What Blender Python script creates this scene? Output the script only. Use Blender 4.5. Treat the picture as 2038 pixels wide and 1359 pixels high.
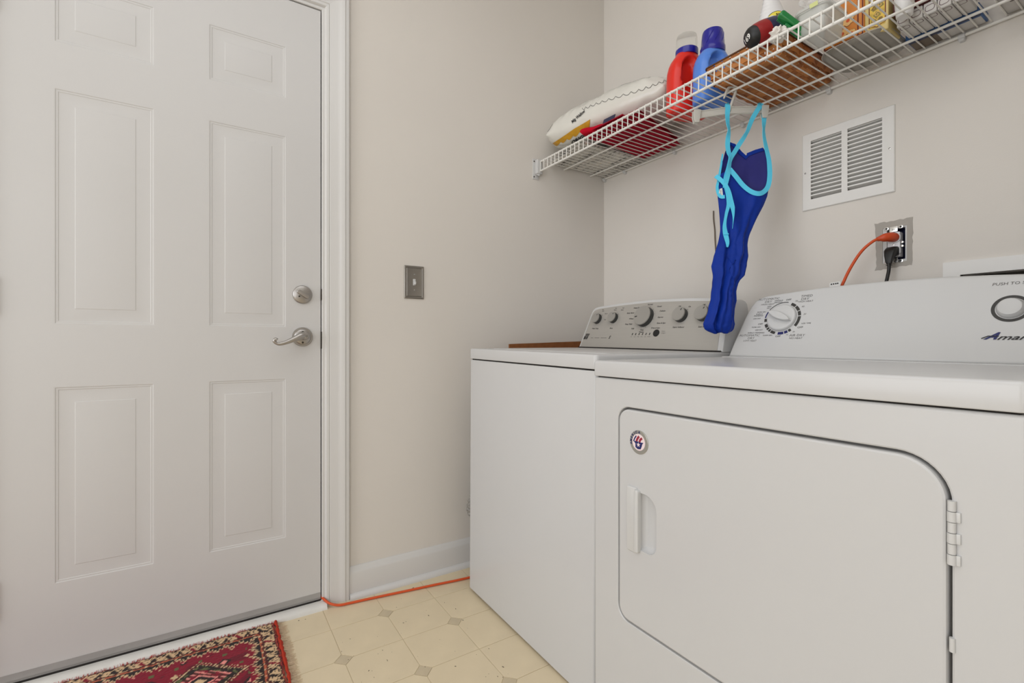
import bpy, bmesh, math, random
from math import sin, cos, pi, radians as R
from mathutils import Vector as V, Matrix, noise
from mathutils.bvhtree import BVHTree

for o in list(bpy.data.objects):
    bpy.data.objects.remove(o)
SC = bpy.context.scene
COL = SC.collection
random.seed(7)

# ------------------------------------------------------------------ camera
cam_d = bpy.data.cameras.new('camera')
cam = bpy.data.objects.new('camera', cam_d)
COL.objects.link(cam)
SC.camera = cam
cam_d.sensor_fit = 'HORIZONTAL'
cam_d.sensor_width = 36.0
cam_d.lens = 36.0 * 950.0 / 2038.0
cam_d.clip_start = 0.02
cam.location = (1.7812, -1.6797, 0.93)
cam.rotation_euler = (R(90), 0, R(57.583))

# ------------------------------------------------------------------ world, lights, exposure
w = bpy.data.worlds.new('world')
SC.world = w
w.use_nodes = True
w.node_tree.nodes['Background'].inputs[0].default_value = (1, 0.98, 0.95, 1)
w.node_tree.nodes['Background'].inputs[1].default_value = 0.25


def area(name, loc, target, sx, sy, power, col=(1, 1, 1)):
    d = bpy.data.lights.new(name, 'AREA')
    d.shape = 'RECTANGLE'
    d.size, d.size_y = sx, sy
    d.energy = power
    d.color = col
    o = bpy.data.objects.new(name, d)
    COL.objects.link(o)
    o.location = loc
    o.rotation_euler = (V(target) - V(loc)).to_track_quat('-Z', 'Y').to_euler()
    return o


area('ceiling_lamp', (1.5, -1.6, 2.70), (1.5, -1.6, 0), 1.6, 1.6, 11.5, (0.955, 0.985, 1.03))
area('side_fill', (4.15, -3.20, 1.45), (0.0, -1.0, 1.30), 2.2, 2.3, 39.0, (0.925, 0.98, 1.06))  # added off-frame fill from the right side of the room
area('front_fill', (1.20, -4.60, 1.50), (1.0, 0.0, 1.6), 2.4, 2.3, 46.0, (0.925, 0.98, 1.06))  # added off-frame fill from behind the camera, towards the back wall
SC.view_settings.view_transform = 'Standard'
SC.view_settings.look = 'None'
SC.view_settings.exposure = 0.0
SC.view_settings.gamma = 1.0
SC.view_settings.use_curve_mapping = False


# ------------------------------------------------------------------ materials
def srgb(r, g, b):
    f = lambda c: c / 12.92 if c <= 0.04045 else ((c + 0.055) / 1.055) ** 2.4
    return (f(r / 255), f(g / 255), f(b / 255), 1.0)


def mat(name, rgb, rough=0.5, metal=0.0, bump=0.0, bscale=200.0, var=0.0, vscale=6.0, spec=0.5, alpha=1.0, trans=0.0,
        coat=0.0, sheen=0.0, stretch=None, ior=1.45):
    m = bpy.data.materials.new(name)
    m.use_nodes = True
    nt = m.node_tree
    b = nt.nodes['Principled BSDF']
    c = srgb(*rgb)
    b.inputs['Base Color'].default_value = c
    b.inputs['Roughness'].default_value = rough
    b.inputs['Metallic'].default_value = metal
    b.inputs['Specular IOR Level'].default_value = spec
    b.inputs['IOR'].default_value = ior
    b.inputs['Alpha'].default_value = alpha
    b.inputs['Transmission Weight'].default_value = trans
    b.inputs['Coat Weight'].default_value = coat
    if sheen:
        b.inputs['Sheen Weight'].default_value = sheen
    tc = nt.nodes.new('ShaderNodeTexCoord')
    src = tc.outputs['Object']
    if stretch:
        mp = nt.nodes.new('ShaderNodeMapping')
        mp.inputs['Scale'].default_value = stretch
        nt.links.new(src, mp.inputs[0])
        src = mp.outputs[0]
    if var:
        n = nt.nodes.new('ShaderNodeTexNoise')
        n.inputs['Scale'].default_value = vscale
        n.inputs['Detail'].default_value = 6
        nt.links.new(src, n.inputs['Vector'])
        rp = nt.nodes.new('ShaderNodeValToRGB')
        rp.color_ramp.elements[0].position = 0.3
        rp.color_ramp.elements[1].position = 0.7
        rp.color_ramp.elements[0].color = tuple(x * (1 - var) for x in c[:3]) + (1,)
        rp.color_ramp.elements[1].color = tuple(min(1, x * (1 + var * 0.6)) for x in c[:3]) + (1,)
        nt.links.new(n.outputs['Fac'], rp.inputs[0])
        nt.links.new(rp.outputs[0], b.inputs['Base Color'])
    if bump:
        n2 = nt.nodes.new('ShaderNodeTexNoise')
        n2.inputs['Scale'].default_value = bscale
        n2.inputs['Detail'].default_value = 4
        nt.links.new(src, n2.inputs['Vector'])
        bp = nt.nodes.new('ShaderNodeBump')
        bp.inputs['Strength'].default_value = bump
        bp.inputs['Distance'].default_value = 0.002
        nt.links.new(n2.outputs['Fac'], bp.inputs['Height'])
        nt.links.new(bp.outputs[0], b.inputs['Normal'])
    return m


M = {}
M['wall'] = mat('wall_paint', (224, 218, 210), 0.75, bump=0.12, bscale=260, var=0.02, vscale=2)
M['patch'] = mat('old_wall_paint', (176, 170, 162), 0.85, bump=0.3, bscale=120, var=0.06, vscale=25)
M['ceil'] = mat('ceiling_paint', (235, 233, 228), 0.9)
M['door'] = mat('door_paint', (210, 208, 206), 0.38, bump=0.06, bscale=320, var=0.012, vscale=3)
M['trim'] = mat('trim_paint', (216, 214, 211), 0.28, bump=0.15, bscale=90, stretch=(1, 1, 0.2))
M['sill'] = mat('worn_sill_paint', (222, 219, 213), 0.4, bump=0.25, bscale=60, var=0.05, vscale=30)
M['gap'] = mat('dark_gap', (38, 34, 31), 0.9)
M['sweep'] = mat('grey_door_sweep', (166, 163, 160), 0.6, var=0.10, vscale=12)
M['nickel'] = mat('brushed_nickel', (176, 172, 168), 0.32, 0.9, bump=0.1, bscale=500, stretch=(1, 1, 0.1))
M['steel'] = mat('bright_steel', (205, 203, 200), 0.22, 0.9)
M['dark_metal'] = mat('dark_latch_metal', (70, 66, 62), 0.4, 0.7)
M['enamel'] = mat('white_enamel', (202, 201, 200), 0.25, bump=0.03, bscale=180, var=0.008, vscale=4)
M['plastic_white'] = mat('white_plastic', (206, 205, 203), 0.32)
M['panel_grey'] = mat('grey_control_panel', (176, 171, 163), 0.4, 0.1, var=0.02, vscale=200, stretch=(0.05, 1, 1))
M['knob_grey'] = mat('grey_knob_face', (160, 156, 149), 0.3, 0.15)
M['knob_side'] = mat('dark_knob_side', (62, 62, 60), 0.4)
M['black'] = mat('black_plastic', (28, 28, 28), 0.4)
M['ink'] = mat('black_print', (40, 38, 38), 0.6)
M['ink_soft'] = mat('grey_print', (112, 109, 106), 0.7)
M['navy_ink'] = mat('navy_print', (26, 32, 96), 0.5)
M['ring'] = mat('dark_ring_print', (58, 56, 53), 0.5)
M['gap_shade'] = mat('grey_gap_shade', (104, 101, 97), 0.7)  # shade of the dryer door gap, put into the colour
M['wire'] = mat('white_vinyl_wire', (232, 229, 222), 0.35)
M['tile'] = mat('cream_vinyl', (226, 209, 177), 0.42, bump=0.12, bscale=70, var=0.05, vscale=9)
M['diamond'] = mat('beige_vinyl_inset', (203, 187, 158), 0.45, bump=0.12, bscale=70, var=0.05, vscale=30)
M['grout'] = mat('vinyl_groove', (206, 190, 158), 0.7)
M['orange'] = mat('orange_rubber', (214, 84, 36), 0.42)
M['orange2'] = mat('orange_plug_rubber', (206, 76, 34), 0.38)
M['cardboard'] = mat('brown_cardboard', (140, 86, 46), 0.85, var=0.15, vscale=40)
M['crumb'] = mat('dark_crumbs', (70, 58, 46), 0.9)
M['red'] = mat('red_plastic', (226, 42, 28), 0.3, coat=0.1)
M['blue'] = mat('light_blue_plastic', (86, 136, 222), 0.28, coat=0.1)
M['navy'] = mat('navy_plastic', (34, 32, 142), 0.22, coat=0.2)
M['clear'] = mat('clear_plastic', (238, 240, 236), 0.06, trans=0.95, ior=1.2, alpha=0.42)
M['clear_matte'] = mat('hazy_clear_plastic', (228, 228, 222), 0.2, alpha=0.42, bump=0.4, bscale=40)
M['hanger'] = mat('hazy_hanger_plastic', (214, 211, 202), 0.15, alpha=0.82, spec=0.8)
M['film'] = mat('clear_film', (240, 240, 238), 0.12, alpha=0.22, spec=0.9, bump=0.6, bscale=35)
M['bag'] = mat('white_bag_film', (222, 219, 210), 0.25, bump=0.35, bscale=28, var=0.03, vscale=14, coat=0.25)
M['gold'] = mat('gold_print', (206, 152, 32), 0.35, var=0.15, vscale=30)
M['maroon'] = mat('maroon_cloth', (156, 8, 38), 0.9, bump=0.3, bscale=500, var=0.12, vscale=30, spec=0.2)
M['crimson'] = mat('crimson_cloth', (190, 12, 40), 0.9, bump=0.3, bscale=500, var=0.1, vscale=30, spec=0.2)
M['suit'] = mat('royal_blue_lycra', (8, 48, 146), 0.6, bump=0.35, bscale=70, var=0.10, vscale=20, spec=0.25)
M['suit_in'] = mat('navy_suit_lining', (40, 40, 118), 0.6, var=0.1, vscale=18)
M['cyan'] = mat('cyan_elastic', (92, 212, 246), 0.55, bump=0.15, bscale=600)
M['slat'] = mat('honey_brown_splint', (192, 124, 64), 0.55, bump=0.3, bscale=120, var=0.28, vscale=16, stretch=(1, 1, 1))
M['slat2'] = mat('dark_brown_splint', (168, 102, 50), 0.55, bump=0.3, bscale=120, var=0.3, vscale=16)
M['rim'] = mat('dark_basket_rim', (92, 58, 34), 0.6, var=0.2, vscale=30)
M['canred'] = mat('dark_red_label', (146, 28, 30), 0.35)
M['cannavy'] = mat('dark_navy_label', (34, 38, 72), 0.35)
M['yellow'] = mat('yellow_label', (242, 224, 84), 0.45)
M['redlabel'] = mat('red_label', (222, 30, 26), 0.4)
M['green'] = mat('green_plastic', (22, 122, 58), 0.16, coat=0.4)
M['white_soft'] = mat('white_spray_plastic', (232, 230, 228), 0.35, bump=0.1, bscale=60)
M['tissue'] = mat('white_tissue', (226, 220, 212), 0.9)
M['tin_orange'] = mat('orange_tin', (214, 130, 44), 0.35, var=0.18, vscale=24)
M['tin_brown'] = mat('dark_brown_print', (108, 40, 18), 0.45)
M['tin_light'] = mat('peach_print', (240, 190, 120), 0.4)
M['tin_cream'] = mat('cream_tin', (216, 192, 124), 0.4, var=0.06, vscale=20)
M['tin_yellow'] = mat('yellow_print', (220, 184, 74), 0.4, var=0.3, vscale=60)
M['tin_green'] = mat('olive_print', (150, 134, 60), 0.5, var=0.3, vscale=70)
M['pewter'] = mat('grey_tray', (150, 145, 136), 0.35, 0.0)
M['carton'] = mat('white_carton', (206, 202, 197), 0.6)
M['carton_edge'] = mat('grey_carton_print', (112, 92, 94), 0.6)
M['bluebox'] = mat('blue_card', (58, 100, 156), 0.4, var=0.1, vscale=30)
M['navybox'] = mat('navy_card', (34, 48, 82), 0.4)
M['brownbox'] = mat('dark_maroon_card', (86, 38, 36), 0.5, var=0.3, vscale=20)
M['tancard'] = mat('tan_card', (116, 104, 92), 0.7)
M['duct'] = mat('grey_duct', (120, 114, 106), 0.6, var=0.25, vscale=9)
M['vent'] = mat('white_vent_paint', (234, 232, 228), 0.4)
M['boxblue'] = mat('blue_outlet_box', (34, 40, 96), 0.5)
M['recept'] = mat('white_receptacle', (232, 231, 234), 0.3)
M['switchplate'] = mat('pewter_switch_plate', (146, 141, 134), 0.38, 0.75, bump=0.15, bscale=300)
M['fringe'] = mat('cream_fringe', (236, 214, 186), 0.95)
M['binding'] = mat('rust_binding', (176, 48, 26), 0.95, bump=0.6, bscale=300)
M['hose'] = mat('grey_mottled_hose', (150, 146, 140), 0.6, var=0.45, vscale=160, bump=0.6, bscale=200)
M['silver'] = mat('silver_badge', (170, 168, 160), 0.3, 0.6)
M['badge_white'] = mat('badge_white', (240, 220, 222), 0.4)
M['badge_red'] = mat('badge_red', (150, 34, 58), 0.4)
M['pale_label'] = mat('pale_green_label', (214, 218, 150), 0.6)
M['tag'] = mat('white_tag', (238, 236, 232), 0.6)


def print_mat():
    m = mat('printed_plastic', (214, 211, 203), 0.3, bump=0.5, bscale=30)
    nt = m.node_tree
    b = nt.nodes['Principled BSDF']
    tc = nt.nodes.new('ShaderNodeTexCoord')
    mp = nt.nodes.new('ShaderNodeMapping')
    mp.inputs['Scale'].default_value = (10, 90, 10)
    mp.inputs['Rotation'].default_value = (0, 0, 0.3)
    nt.links.new(tc.outputs['Object'], mp.inputs[0])
    n = nt.nodes.new('ShaderNodeTexNoise')
    n.inputs['Scale'].default_value = 1.0
    n.inputs['Detail'].default_value = 8
    n.inputs['Roughness'].default_value = 0.75
    nt.links.new(mp.outputs[0], n.inputs['Vector'])
    rp = nt.nodes.new('ShaderNodeValToRGB')
    e = rp.color_ramp.elements
    e[0].position, e[0].color = 0.40, srgb(62, 58, 54)
    e[1].position, e[1].color = 0.50, srgb(216, 212, 204)
    x = rp.color_ramp.elements.new(0.60)
    x.color = srgb(226, 222, 214)
    x = rp.color_ramp.elements.new(0.66)
    x.color = srgb(196, 160, 92)
    nt.links.new(n.outputs['Fac'], rp.inputs[0])
    nt.links.new(rp.outputs[0], b.inputs['Base Color'])
    return m


M['printed'] = print_mat()


# ------------------------------------------------------------------ mesh helpers
class MB:
    def __init__(s):
        s.v, s.f, s.m = [], [], []

    def add(s, vs, fs, mi=0):
        n = len(s.v)
        s.v += [tuple(p) for p in vs]
        s.f += [tuple(i + n for i in f) for f in fs]
        s.m += [mi] * len(fs)
        return s

    def box(s, a, b, mi=0, bev=0.0):
        (x0, y0, z0), (x1, y1, z1) = a, b
        if bev <= 0:
            vs = [(x0, y0, z0), (x1, y0, z0), (x1, y1, z0), (x0, y1, z0), (x0, y0, z1), (x1, y0, z1), (x1, y1, z1), (x0, y1, z1)]
            fs = [(0, 3, 2, 1), (4, 5, 6, 7), (0, 1, 5, 4), (1, 2, 6, 5), (2, 3, 7, 6), (3, 0, 4, 7)]
            return s.add(vs, fs, mi)
        bm = bmesh.new()
        bmesh.ops.create_cube(bm, size=1)
        for v in bm.verts:
            v.co = V(((x0 + x1) / 2 + v.co.x * (x1 - x0), (y0 + y1) / 2 + v.co.y * (y1 - y0), (z0 + z1) / 2 + v.co.z * (z1 - z0)))
        bmesh.ops.bevel(bm, geom=bm.edges[:] + bm.verts[:], offset=bev, segments=3, affect='EDGES', profile=0.5)
        return s.bm(bm, mi)

    def bm(s, bm, mi=0):
        bm.verts.index_update()
        s.add([v.co[:] for v in bm.verts], [[v.index for v in f.verts] for f in bm.faces], mi)
        bm.free()
        return s

    def loft(s, rings, mi=0, cap0=True, cap1=True, closed=True):
        n = len(rings[0])
        vs = [p for r in rings for p in r]
        fs = []
        for i in range(len(rings) - 1):
            for j in range(n if closed else n - 1):
                k = (j + 1) % n
                fs.append((i * n + j, i * n + k, (i + 1) * n + k, (i + 1) * n + j))
        if cap0:
            fs.append(tuple(range(n - 1, -1, -1)))
        if cap1:
            fs.append(tuple((len(rings) - 1) * n + j for j in range(n)))
        return s.add(vs, fs, mi)

    def tube(s, path, r, n=8, mi=0, caps=True):
        pts = [V(p) for p in path]
        rings = []
        t0 = (pts[1] - pts[0]).normalized()
        nrm = t0.orthogonal().normalized()
        for i, p in enumerate(pts):
            if i == 0:
                t = t0
            elif i == len(pts) - 1:
                t = (pts[i] - pts[i - 1]).normalized()
            else:
                t = (pts[i + 1] - pts[i - 1]).normalized()
            nrm = (nrm - t * nrm.dot(t)).normalized()
            bn = t.cross(nrm)
            rr = r[i] if isinstance(r, (list, tuple)) else r
            rings.append([p + (nrm * cos(2 * pi * j / n) + bn * sin(2 * pi * j / n)) * rr for j in range(n)])
        return s.loft(rings, mi, caps, caps)

    def lathe(s, prof, n=32, fr=None, mi=0):
        """prof: list of (r, h); fr = (origin, u, v, n)"""
        o, u, v, w_ = fr or (V((0, 0, 0)), V((1, 0, 0)), V((0, 1, 0)), V((0, 0, 1)))
        rings = [[o + (u * cos(2 * pi * j / n) + v * sin(2 * pi * j / n)) * max(r, 1e-5) + w_ * h for j in range(n)] for r, h in prof]
        return s.loft(rings, mi, True, True)

    def ribbon(s, path, nrm, width, th=0.0004, mi=0, closed=False):
        """flat strip along path; nrm: a vector or a list of normals"""
        pts = [V(p) for p in path]
        rings = []
        N = len(pts)
        for i, p in enumerate(pts):
            a = pts[(i - 1) % N] if (i or closed) else p
            b = pts[(i + 1) % N] if (i < N - 1 or closed) else p
            t = (b - a).normalized()
            nn = nrm[i] if isinstance(nrm, list) else nrm
            sd = t.cross(nn).normalized()
            nn = sd.cross(t).normalized()
            wd = width[i] if isinstance(width, list) else width
            rings.append([p - sd * wd / 2, p + sd * wd / 2, p + sd * wd / 2 + nn * th, p - sd * wd / 2 + nn * th])
        if closed:
            rings.append(rings[0])
        return s.loft(rings, mi, not closed, not closed)

    def build(s, name, mats, parent=None, smooth=40, loc=None):
        me = bpy.data.meshes.new(name)
        me.from_pydata(s.v, [], s.f)
        if not isinstance(mats, (list, tuple)):
            mats = [mats]
        for m in mats:
            me.materials.append(m)
        me.polygons.foreach_set('material_index', s.m)
        bm = bmesh.new()
        bm.from_mesh(me)
        bmesh.ops.recalc_face_normals(bm, faces=bm.faces[:])
        bm.to_mesh(me)
        bm.free()
        if smooth:
            me.polygons.foreach_set('use_smooth', [True] * len(me.polygons))
            me.set_sharp_from_angle(angle=R(smooth))
        me.update()
        o = bpy.data.objects.new(name, me)
        COL.objects.link(o)
        if parent:
            o.parent = parent
        if loc:
            o.location = loc
        return o


def thing(name, label, cat, loc=(0, 0, 0), group=None):
    o = bpy.data.objects.new(name, None)
    o.empty_display_size = 0.05
    COL.objects.link(o)
    o.location = loc
    return tag(o, label, cat, group)


def tag(o, label, cat, group=None):
    o['label'] = label
    o['category'] = cat
    if group:
        o['group'] = group
    return o


def struct(o):
    o['kind'] = 'structure'
    return o


def stuff(o):
    o['kind'] = 'stuff'
    return o


def copy(o, name=None, parent=None, loc=None):
    c = o.copy()
    COL.objects.link(c)
    if parent:
        c.parent = parent
    if loc:
        c.location = loc
    return c


def rrect(w_, h, r, n=6, cx=0, cy=0):
    if not isinstance(r, (list, tuple)):
        r = [r] * 4      # TR, TL, BL, BR
    out = []
    for k, (sx, sy) in enumerate([(1, 1), (-1, 1), (-1, -1), (1, -1)]):
        rr = r[k]
        ox, oy = cx + sx * (w_ / 2 - rr), cy + sy * (h / 2 - rr)
        for i in range(n + 1):
            a = pi / 2 * k + pi / 2 * i / n
            out.append((ox + rr * cos(a), oy + rr * sin(a)))
    return out


def inset(pts, d):
    n = len(pts)
    out = []
    for i in range(n):
        p0, p1, p2 = V(pts[i - 1]), V(pts[i]), V(pts[(i + 1) % n])
        e1, e2 = (p1 - p0), (p2 - p1)
        if e1.length < 1e-9:
            e1 = e2
        if e2.length < 1e-9:
            e2 = e1
        n1 = V((-e1.y, e1.x)).normalized()
        n2 = V((-e2.y, e2.x)).normalized()
        b = (n1 + n2)
        b = b / max(b.length_squared, 0.3) * 2 if b.length > 1e-6 else n1
        out.append(tuple(p1 + b * d))
    return out


def frame(o, u, v):
    u, v = V(u).normalized(), V(v).normalized()
    return (V(o), u, v, u.cross(v).normalized())


def at(fr, p, h=0.0):
    return fr[0] + fr[1] * p[0] + fr[2] * p[1] + fr[3] * h


def prism(mb, out, fr, h0, h1, bev=0.0, mi=0, seg=3, bev0=0.0):
    rings = []
    if bev0:
        for i in range(seg + 1):
            a = pi / 2 * i / seg
            rings.append([at(fr, p, h0 + bev0 * (1 - sin(a))) for p in inset(out, bev0 * (1 - cos(pi / 2 - a) if False else 1 - sin(a)) if False else bev0 * cos(a))])
        rings = [[at(fr, p, h0 + bev0 * (1 - cos(pi / 2 * i / seg))) for p in inset(out, bev0 * (1 - sin(pi / 2 * i / seg)))] for i in range(seg + 1)]
    else:
        rings.append([at(fr, p, h0) for p in out])
    if bev:
        for i in range(seg + 1):
            a = pi / 2 * i / seg
            rings.append([at(fr, p, h1 - bev * (1 - sin(a))) for p in (inset(out, bev * (1 - cos(a))) if i else out)])
    else:
        rings.append([at(fr, p, h1) for p in out])
    mb.loft(rings, mi)
    return mb


def plate(mb, outer, holes, fr, h0, h1, mi=0):
    """flat plate between h0 and h1 with holes"""
    bm = bmesh.new()
    loops = []
    for lp in [outer] + holes:
        vs = [bm.verts.new((p[0], p[1], 0)) for p in lp]
        es = [bm.edges.new((vs[i], vs[(i + 1) % len(vs)])) for i in range(len(vs))]
        loops.append(vs)
    bmesh.ops.triangle_fill(bm, use_beauty=True, use_dissolve=False, edges=bm.edges[:])
    bm.verts.index_update()
    pts = [(v.co.x, v.co.y) for v in bm.verts]
    tris = [[v.index for v in f.verts] for f in bm.faces]
    n = len(pts)
    vs = [at(fr, p, h1) for p in pts] + [at(fr, p, h0) for p in pts]
    fs = list(tris) + [[i + n for i in reversed(t)] for t in tris]
    for lp in loops:
        ids = [v.index for v in lp]
        for i in range(len(ids)):
            a, b = ids[i], ids[(i + 1) % len(ids)]
            fs.append((a, b, b + n, a + n))
    bm.free()
    mb.add(vs, fs, mi)
    return mb


DG = None


def label_text(off, parent, s, fr, x, y, size, m, **k):
    b = LMB(off)
    text(b, s, fr, x, y, size, 0, **k)
    return b.build('lettering', m, parent, smooth=0)


def text(mb, s, fr, x, y, size, mi=0, align='CENTER', shear=0.0, bold=0.0, h=0.0003, rot=0.0, sx=1.0):
    cu = bpy.data.curves.new('t', 'FONT')
    cu.body = s
    cu.size = size
    cu.align_x = align
    cu.align_y = 'CENTER'
    cu.shear = shear
    cu.offset = bold
    cu.resolution_u = 2
    o = bpy.data.objects.new('t', cu)
    COL.objects.link(o)
    bpy.context.view_layer.update()
    me = bpy.data.meshes.new_from_object(o.evaluated_get(bpy.context.evaluated_depsgraph_get()))
    vs = []
    for v in me.vertices:
        a, b = v.co.x * sx, v.co.y
        vs.append(at(fr, (x + a * cos(rot) - b * sin(rot), y + a * sin(rot) + b * cos(rot)), h))
    mb.add(vs, [tuple(p.vertices) for p in me.polygons], mi)
    bpy.data.objects.remove(o)
    bpy.data.curves.remove(cu)
    bpy.data.meshes.remove(me)
    return mb


def smoothpath(pts, n=6):
    P = [V(p) for p in pts]
    out = []
    for i in range(len(P) - 1):
        p0, p1, p2, p3 = P[max(i - 1, 0)], P[i], P[i + 1], P[min(i + 2, len(P) - 1)]
        for k in range(n):
            t = k / n
            out.append(0.5 * ((2 * p1) + (p2 - p0) * t + (2 * p0 - 5 * p1 + 4 * p2 - p3) * t * t + (3 * p1 - p0 - 3 * p2 + p3) * t ** 3))
    out.append(P[-1])
    return out


def lerp1(x, xs, ys):
    if x <= xs[0]:
        return ys[0]
    for i in range(len(xs) - 1):
        if x <= xs[i + 1]:
            t = (x - xs[i]) / (xs[i + 1] - xs[i])
            return ys[i] + (ys[i + 1] - ys[i]) * t
    return ys[-1]


X, Y, Z = V((1, 0, 0)), V((0, 1, 0)), V((0, 0, 1))
FRW = lambda x, y, z: frame((x, y, z), (1, 0, 0), (0, 0, 1))      # faces -Y, u = x, v = z
FRL = lambda x, y, z: frame((x, y, z), (0, 1, 0), (0, 0, 1))      # faces +X, u = y, v = z

# ================================================================== SETTING
H = 2.75
RX, RY = 4.25, -4.70
# left wall with the door opening
DY0, DY1, DZ1 = -2.153, -1.344, 2.097         # door opening
mb = MB()
plate(mb, [(RY, 0), (DY0 - 0.02, 0), (DY0 - 0.02, DZ1 + 0.015), (DY1 + 0.02, DZ1 + 0.015), (DY1 + 0.02, 0), (0, 0), (0, H), (RY, H)], [], FRL(0, 0, 0), -0.11, 0)
wall_left = struct(mb.build('wall_left', M['wall'], smooth=0))
# back wall with openings for the vent, the outlet and the recessed box
VX0, VX1, VZ0, VZ1 = 0.954, 1.209, 1.364, 1.617
OX0, OX1, OZ0, OZ1 = 1.178, 1.236, 1.160, 1.262
UX0, UX1, UZ0, UZ1 = 1.352, 1.60, 0.985, 1.106
rc = lambda a, b, c, d: [(a, c), (b, c), (b, d), (a, d)]
mb = MB()
plate(mb, rc(-0.11, RX, 0, H), [rc(0.975, 1.188, 1.392, 1.596), rc(OX0, OX1, OZ0, OZ1), rc(UX0, UX1, UZ0, UZ1)], FRW(0, 0, 0), -0.11, 0)
wall_back = struct(mb.build('wall_back', M['wall'], smooth=0))
mb = MB()
for a in [((RX, RY, 0), (RX + 0.1, 0.11, H))]:
    mb.box(*a)
struct(mb.build('wall_right', M['wall'], smooth=0))
mb = MB()     # unseen short wall added right of the dryer to dim the back wall
mb.box((1.70, -0.80, 0), (1.81, 0.0, H))
struct(mb.build('added_shade_wall', M['wall'], smooth=0))
mb = MB()
mb.box((-0.11, RY - 0.1, 0), (RX + 0.1, RY, H))
struct(mb.build('wall_front', M['wall'], smooth=0))
mb = MB()
mb.box((-0.11, RY - 0.1, H), (RX + 0.1, 0.11, H + 0.1))
struct(mb.build('ceiling', M['ceil'], smooth=0))

# floor: vinyl sheet embossed as squares with diamond insets
mb = MB()
mb.box((-0.11, RY - 0.1, -0.1), (RX + 0.1, 0.11, -0.0012))
floor = struct(mb.build('floor', M['grout'], smooth=0))
TX, TY, HD, G = 0.1695, 0.179, 0.0265, 0.0009
ox, oy = 0.1698, -1.168


def tile_poly(par):
    # par 0: lower-left and upper-right corners carry diamonds
    a, b = TX - G, TY - G
    h = HD + G
    if par == 0:
        return [(h, G), (a, G), (a, b - h + G), (a - h + G, b), (G, b), (G, h)]
    return [(G, G), (a - h + G, G), (a, h), (a, b), (h, b), (G, b - h + G)]


def tile_mesh(poly, m):
    mb = MB()
    mb.loft([[(p[0], p[1], -0.0014) for p in poly], [(p[0], p[1], -0.0002) for p in poly], [(p[0], p[1], 0.0) for p in inset(poly, 0.0004)]], 0, False)
    return mb


proto = [tile_mesh(tile_poly(p), 0).build('floor_tile', M['tile'], floor, smooth=0) for p in (0, 1)]
dia = MB()
dp = [(HD - G, 0), (0, HD - G), (-HD + G, 0), (0, -HD + G)]
dia.loft([[(p[0], p[1], -0.0014) for p in dp], [(p[0], p[1], 0.0) for p in dp]], 0, False)
dproto = dia.build('diamond_inset', M['diamond'], floor, smooth=0)
used = [False, False, False]
rest, restd = MB(), MB()
for i in range(-2, 26):
    for j in range(-22, 8):
        x, y = ox + i * TX, oy + j * TY
        if x + TX > RX or y + TY > -0.001 or x < 0.0 or y < RY:
            continue
        par = (i + j) % 2
        near = x < 1.25 and -2.3 < y < -0.45
        if near:
            if not used[par]:
                proto[par].location = (x, y, 0)
                used[par] = True
            else:
                copy(proto[par], parent=floor, loc=(x, y, 0))
            if par == 0:
                if not used[2]:
                    dproto.location = (x, y, 0)
                    used[2] = True
                else:
                    copy(dproto, parent=floor, loc=(x, y, 0))
        else:
            p = tile_poly(par)
            rest.add([(x + q[0], y + q[1], 0) for q in p], [tuple(range(len(p)))])
            if par == 0:
                restd.add([(x + q[0], y + q[1], 0) for q in dp], [(0, 1, 2, 3)])
stuff(rest.build('floor_tiles', M['tile'], floor, smooth=0))
stuff(restd.build('diamond_insets', M['diamond'], floor, smooth=0))
# baseboards
mb = MB()
bp = [(0.0, 0), (0.013, 0), (0.013, 0.088), (0.011, 0.096), (0.0075, 0.101), (0.0065, 0.107), (0.003, 0.112), (0.0, 0.112)]
mb.loft([[(p[0], -1.251, p[1]) for p in bp], [(p[0], 0.0, p[1]) for p in bp]])
bl = struct(mb.build('baseboard_left', M['trim'], smooth=50))
mb = MB()
qr = [(0.013, 0)] + [(0.013 + 0.016 * cos(a * pi / 16), 0.018 * sin(a * pi / 16)) for a in range(0, 9)]
mb.loft([[(p[0], -1.251, p[1]) for p in qr], [(p[0], -0.02, p[1]) for p in qr]])
mb.build('shoe_moulding', M['trim'], bl, smooth=50)
mb = MB()
mb.loft([[(0.015, -p[0], p[1]) for p in bp], [(RX, -p[0], p[1]) for p in bp]])
struct(mb.build('baseboard_back', M['trim'], smooth=50))
mb = MB()
mb.loft([[(p[0], RY, p[1]) for p in bp], [(p[0], DY0 - 0.093, p[1]) for p in bp]])
struct(mb.build('baseboard_left', M['trim'], smooth=50))

# door casing and jamb
CP = [(0.0, -0.02), (0.0, 0.003), (0.002, 0.0045), (0.010, 0.0045), (0.012, 0.010), (0.014, 0.0125), (0.022, 0.0135), (0.024, 0.0115), (0.026, 0.0135),
      (0.050, 0.0155), (0.062, 0.0175), (0.068, 0.0205), (0.076, 0.0215), (0.080, 0.019), (0.082, 0.0195), (0.090, 0.0185), (0.093, 0.014), (0.093, -0.0)]
casing = None


def casing_piece(name, pts, parent, horizontal=False):
    mb = MB()
    rings = []
    for (yy, zz, oy_, oz_) in pts:
        rings.append([(q[1], yy + oy_ * q[0], zz + oz_ * q[0]) for q in CP])
    mb.loft(rings)
    o = mb.build(name, M['trim'], parent, smooth=25)
    return o


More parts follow.
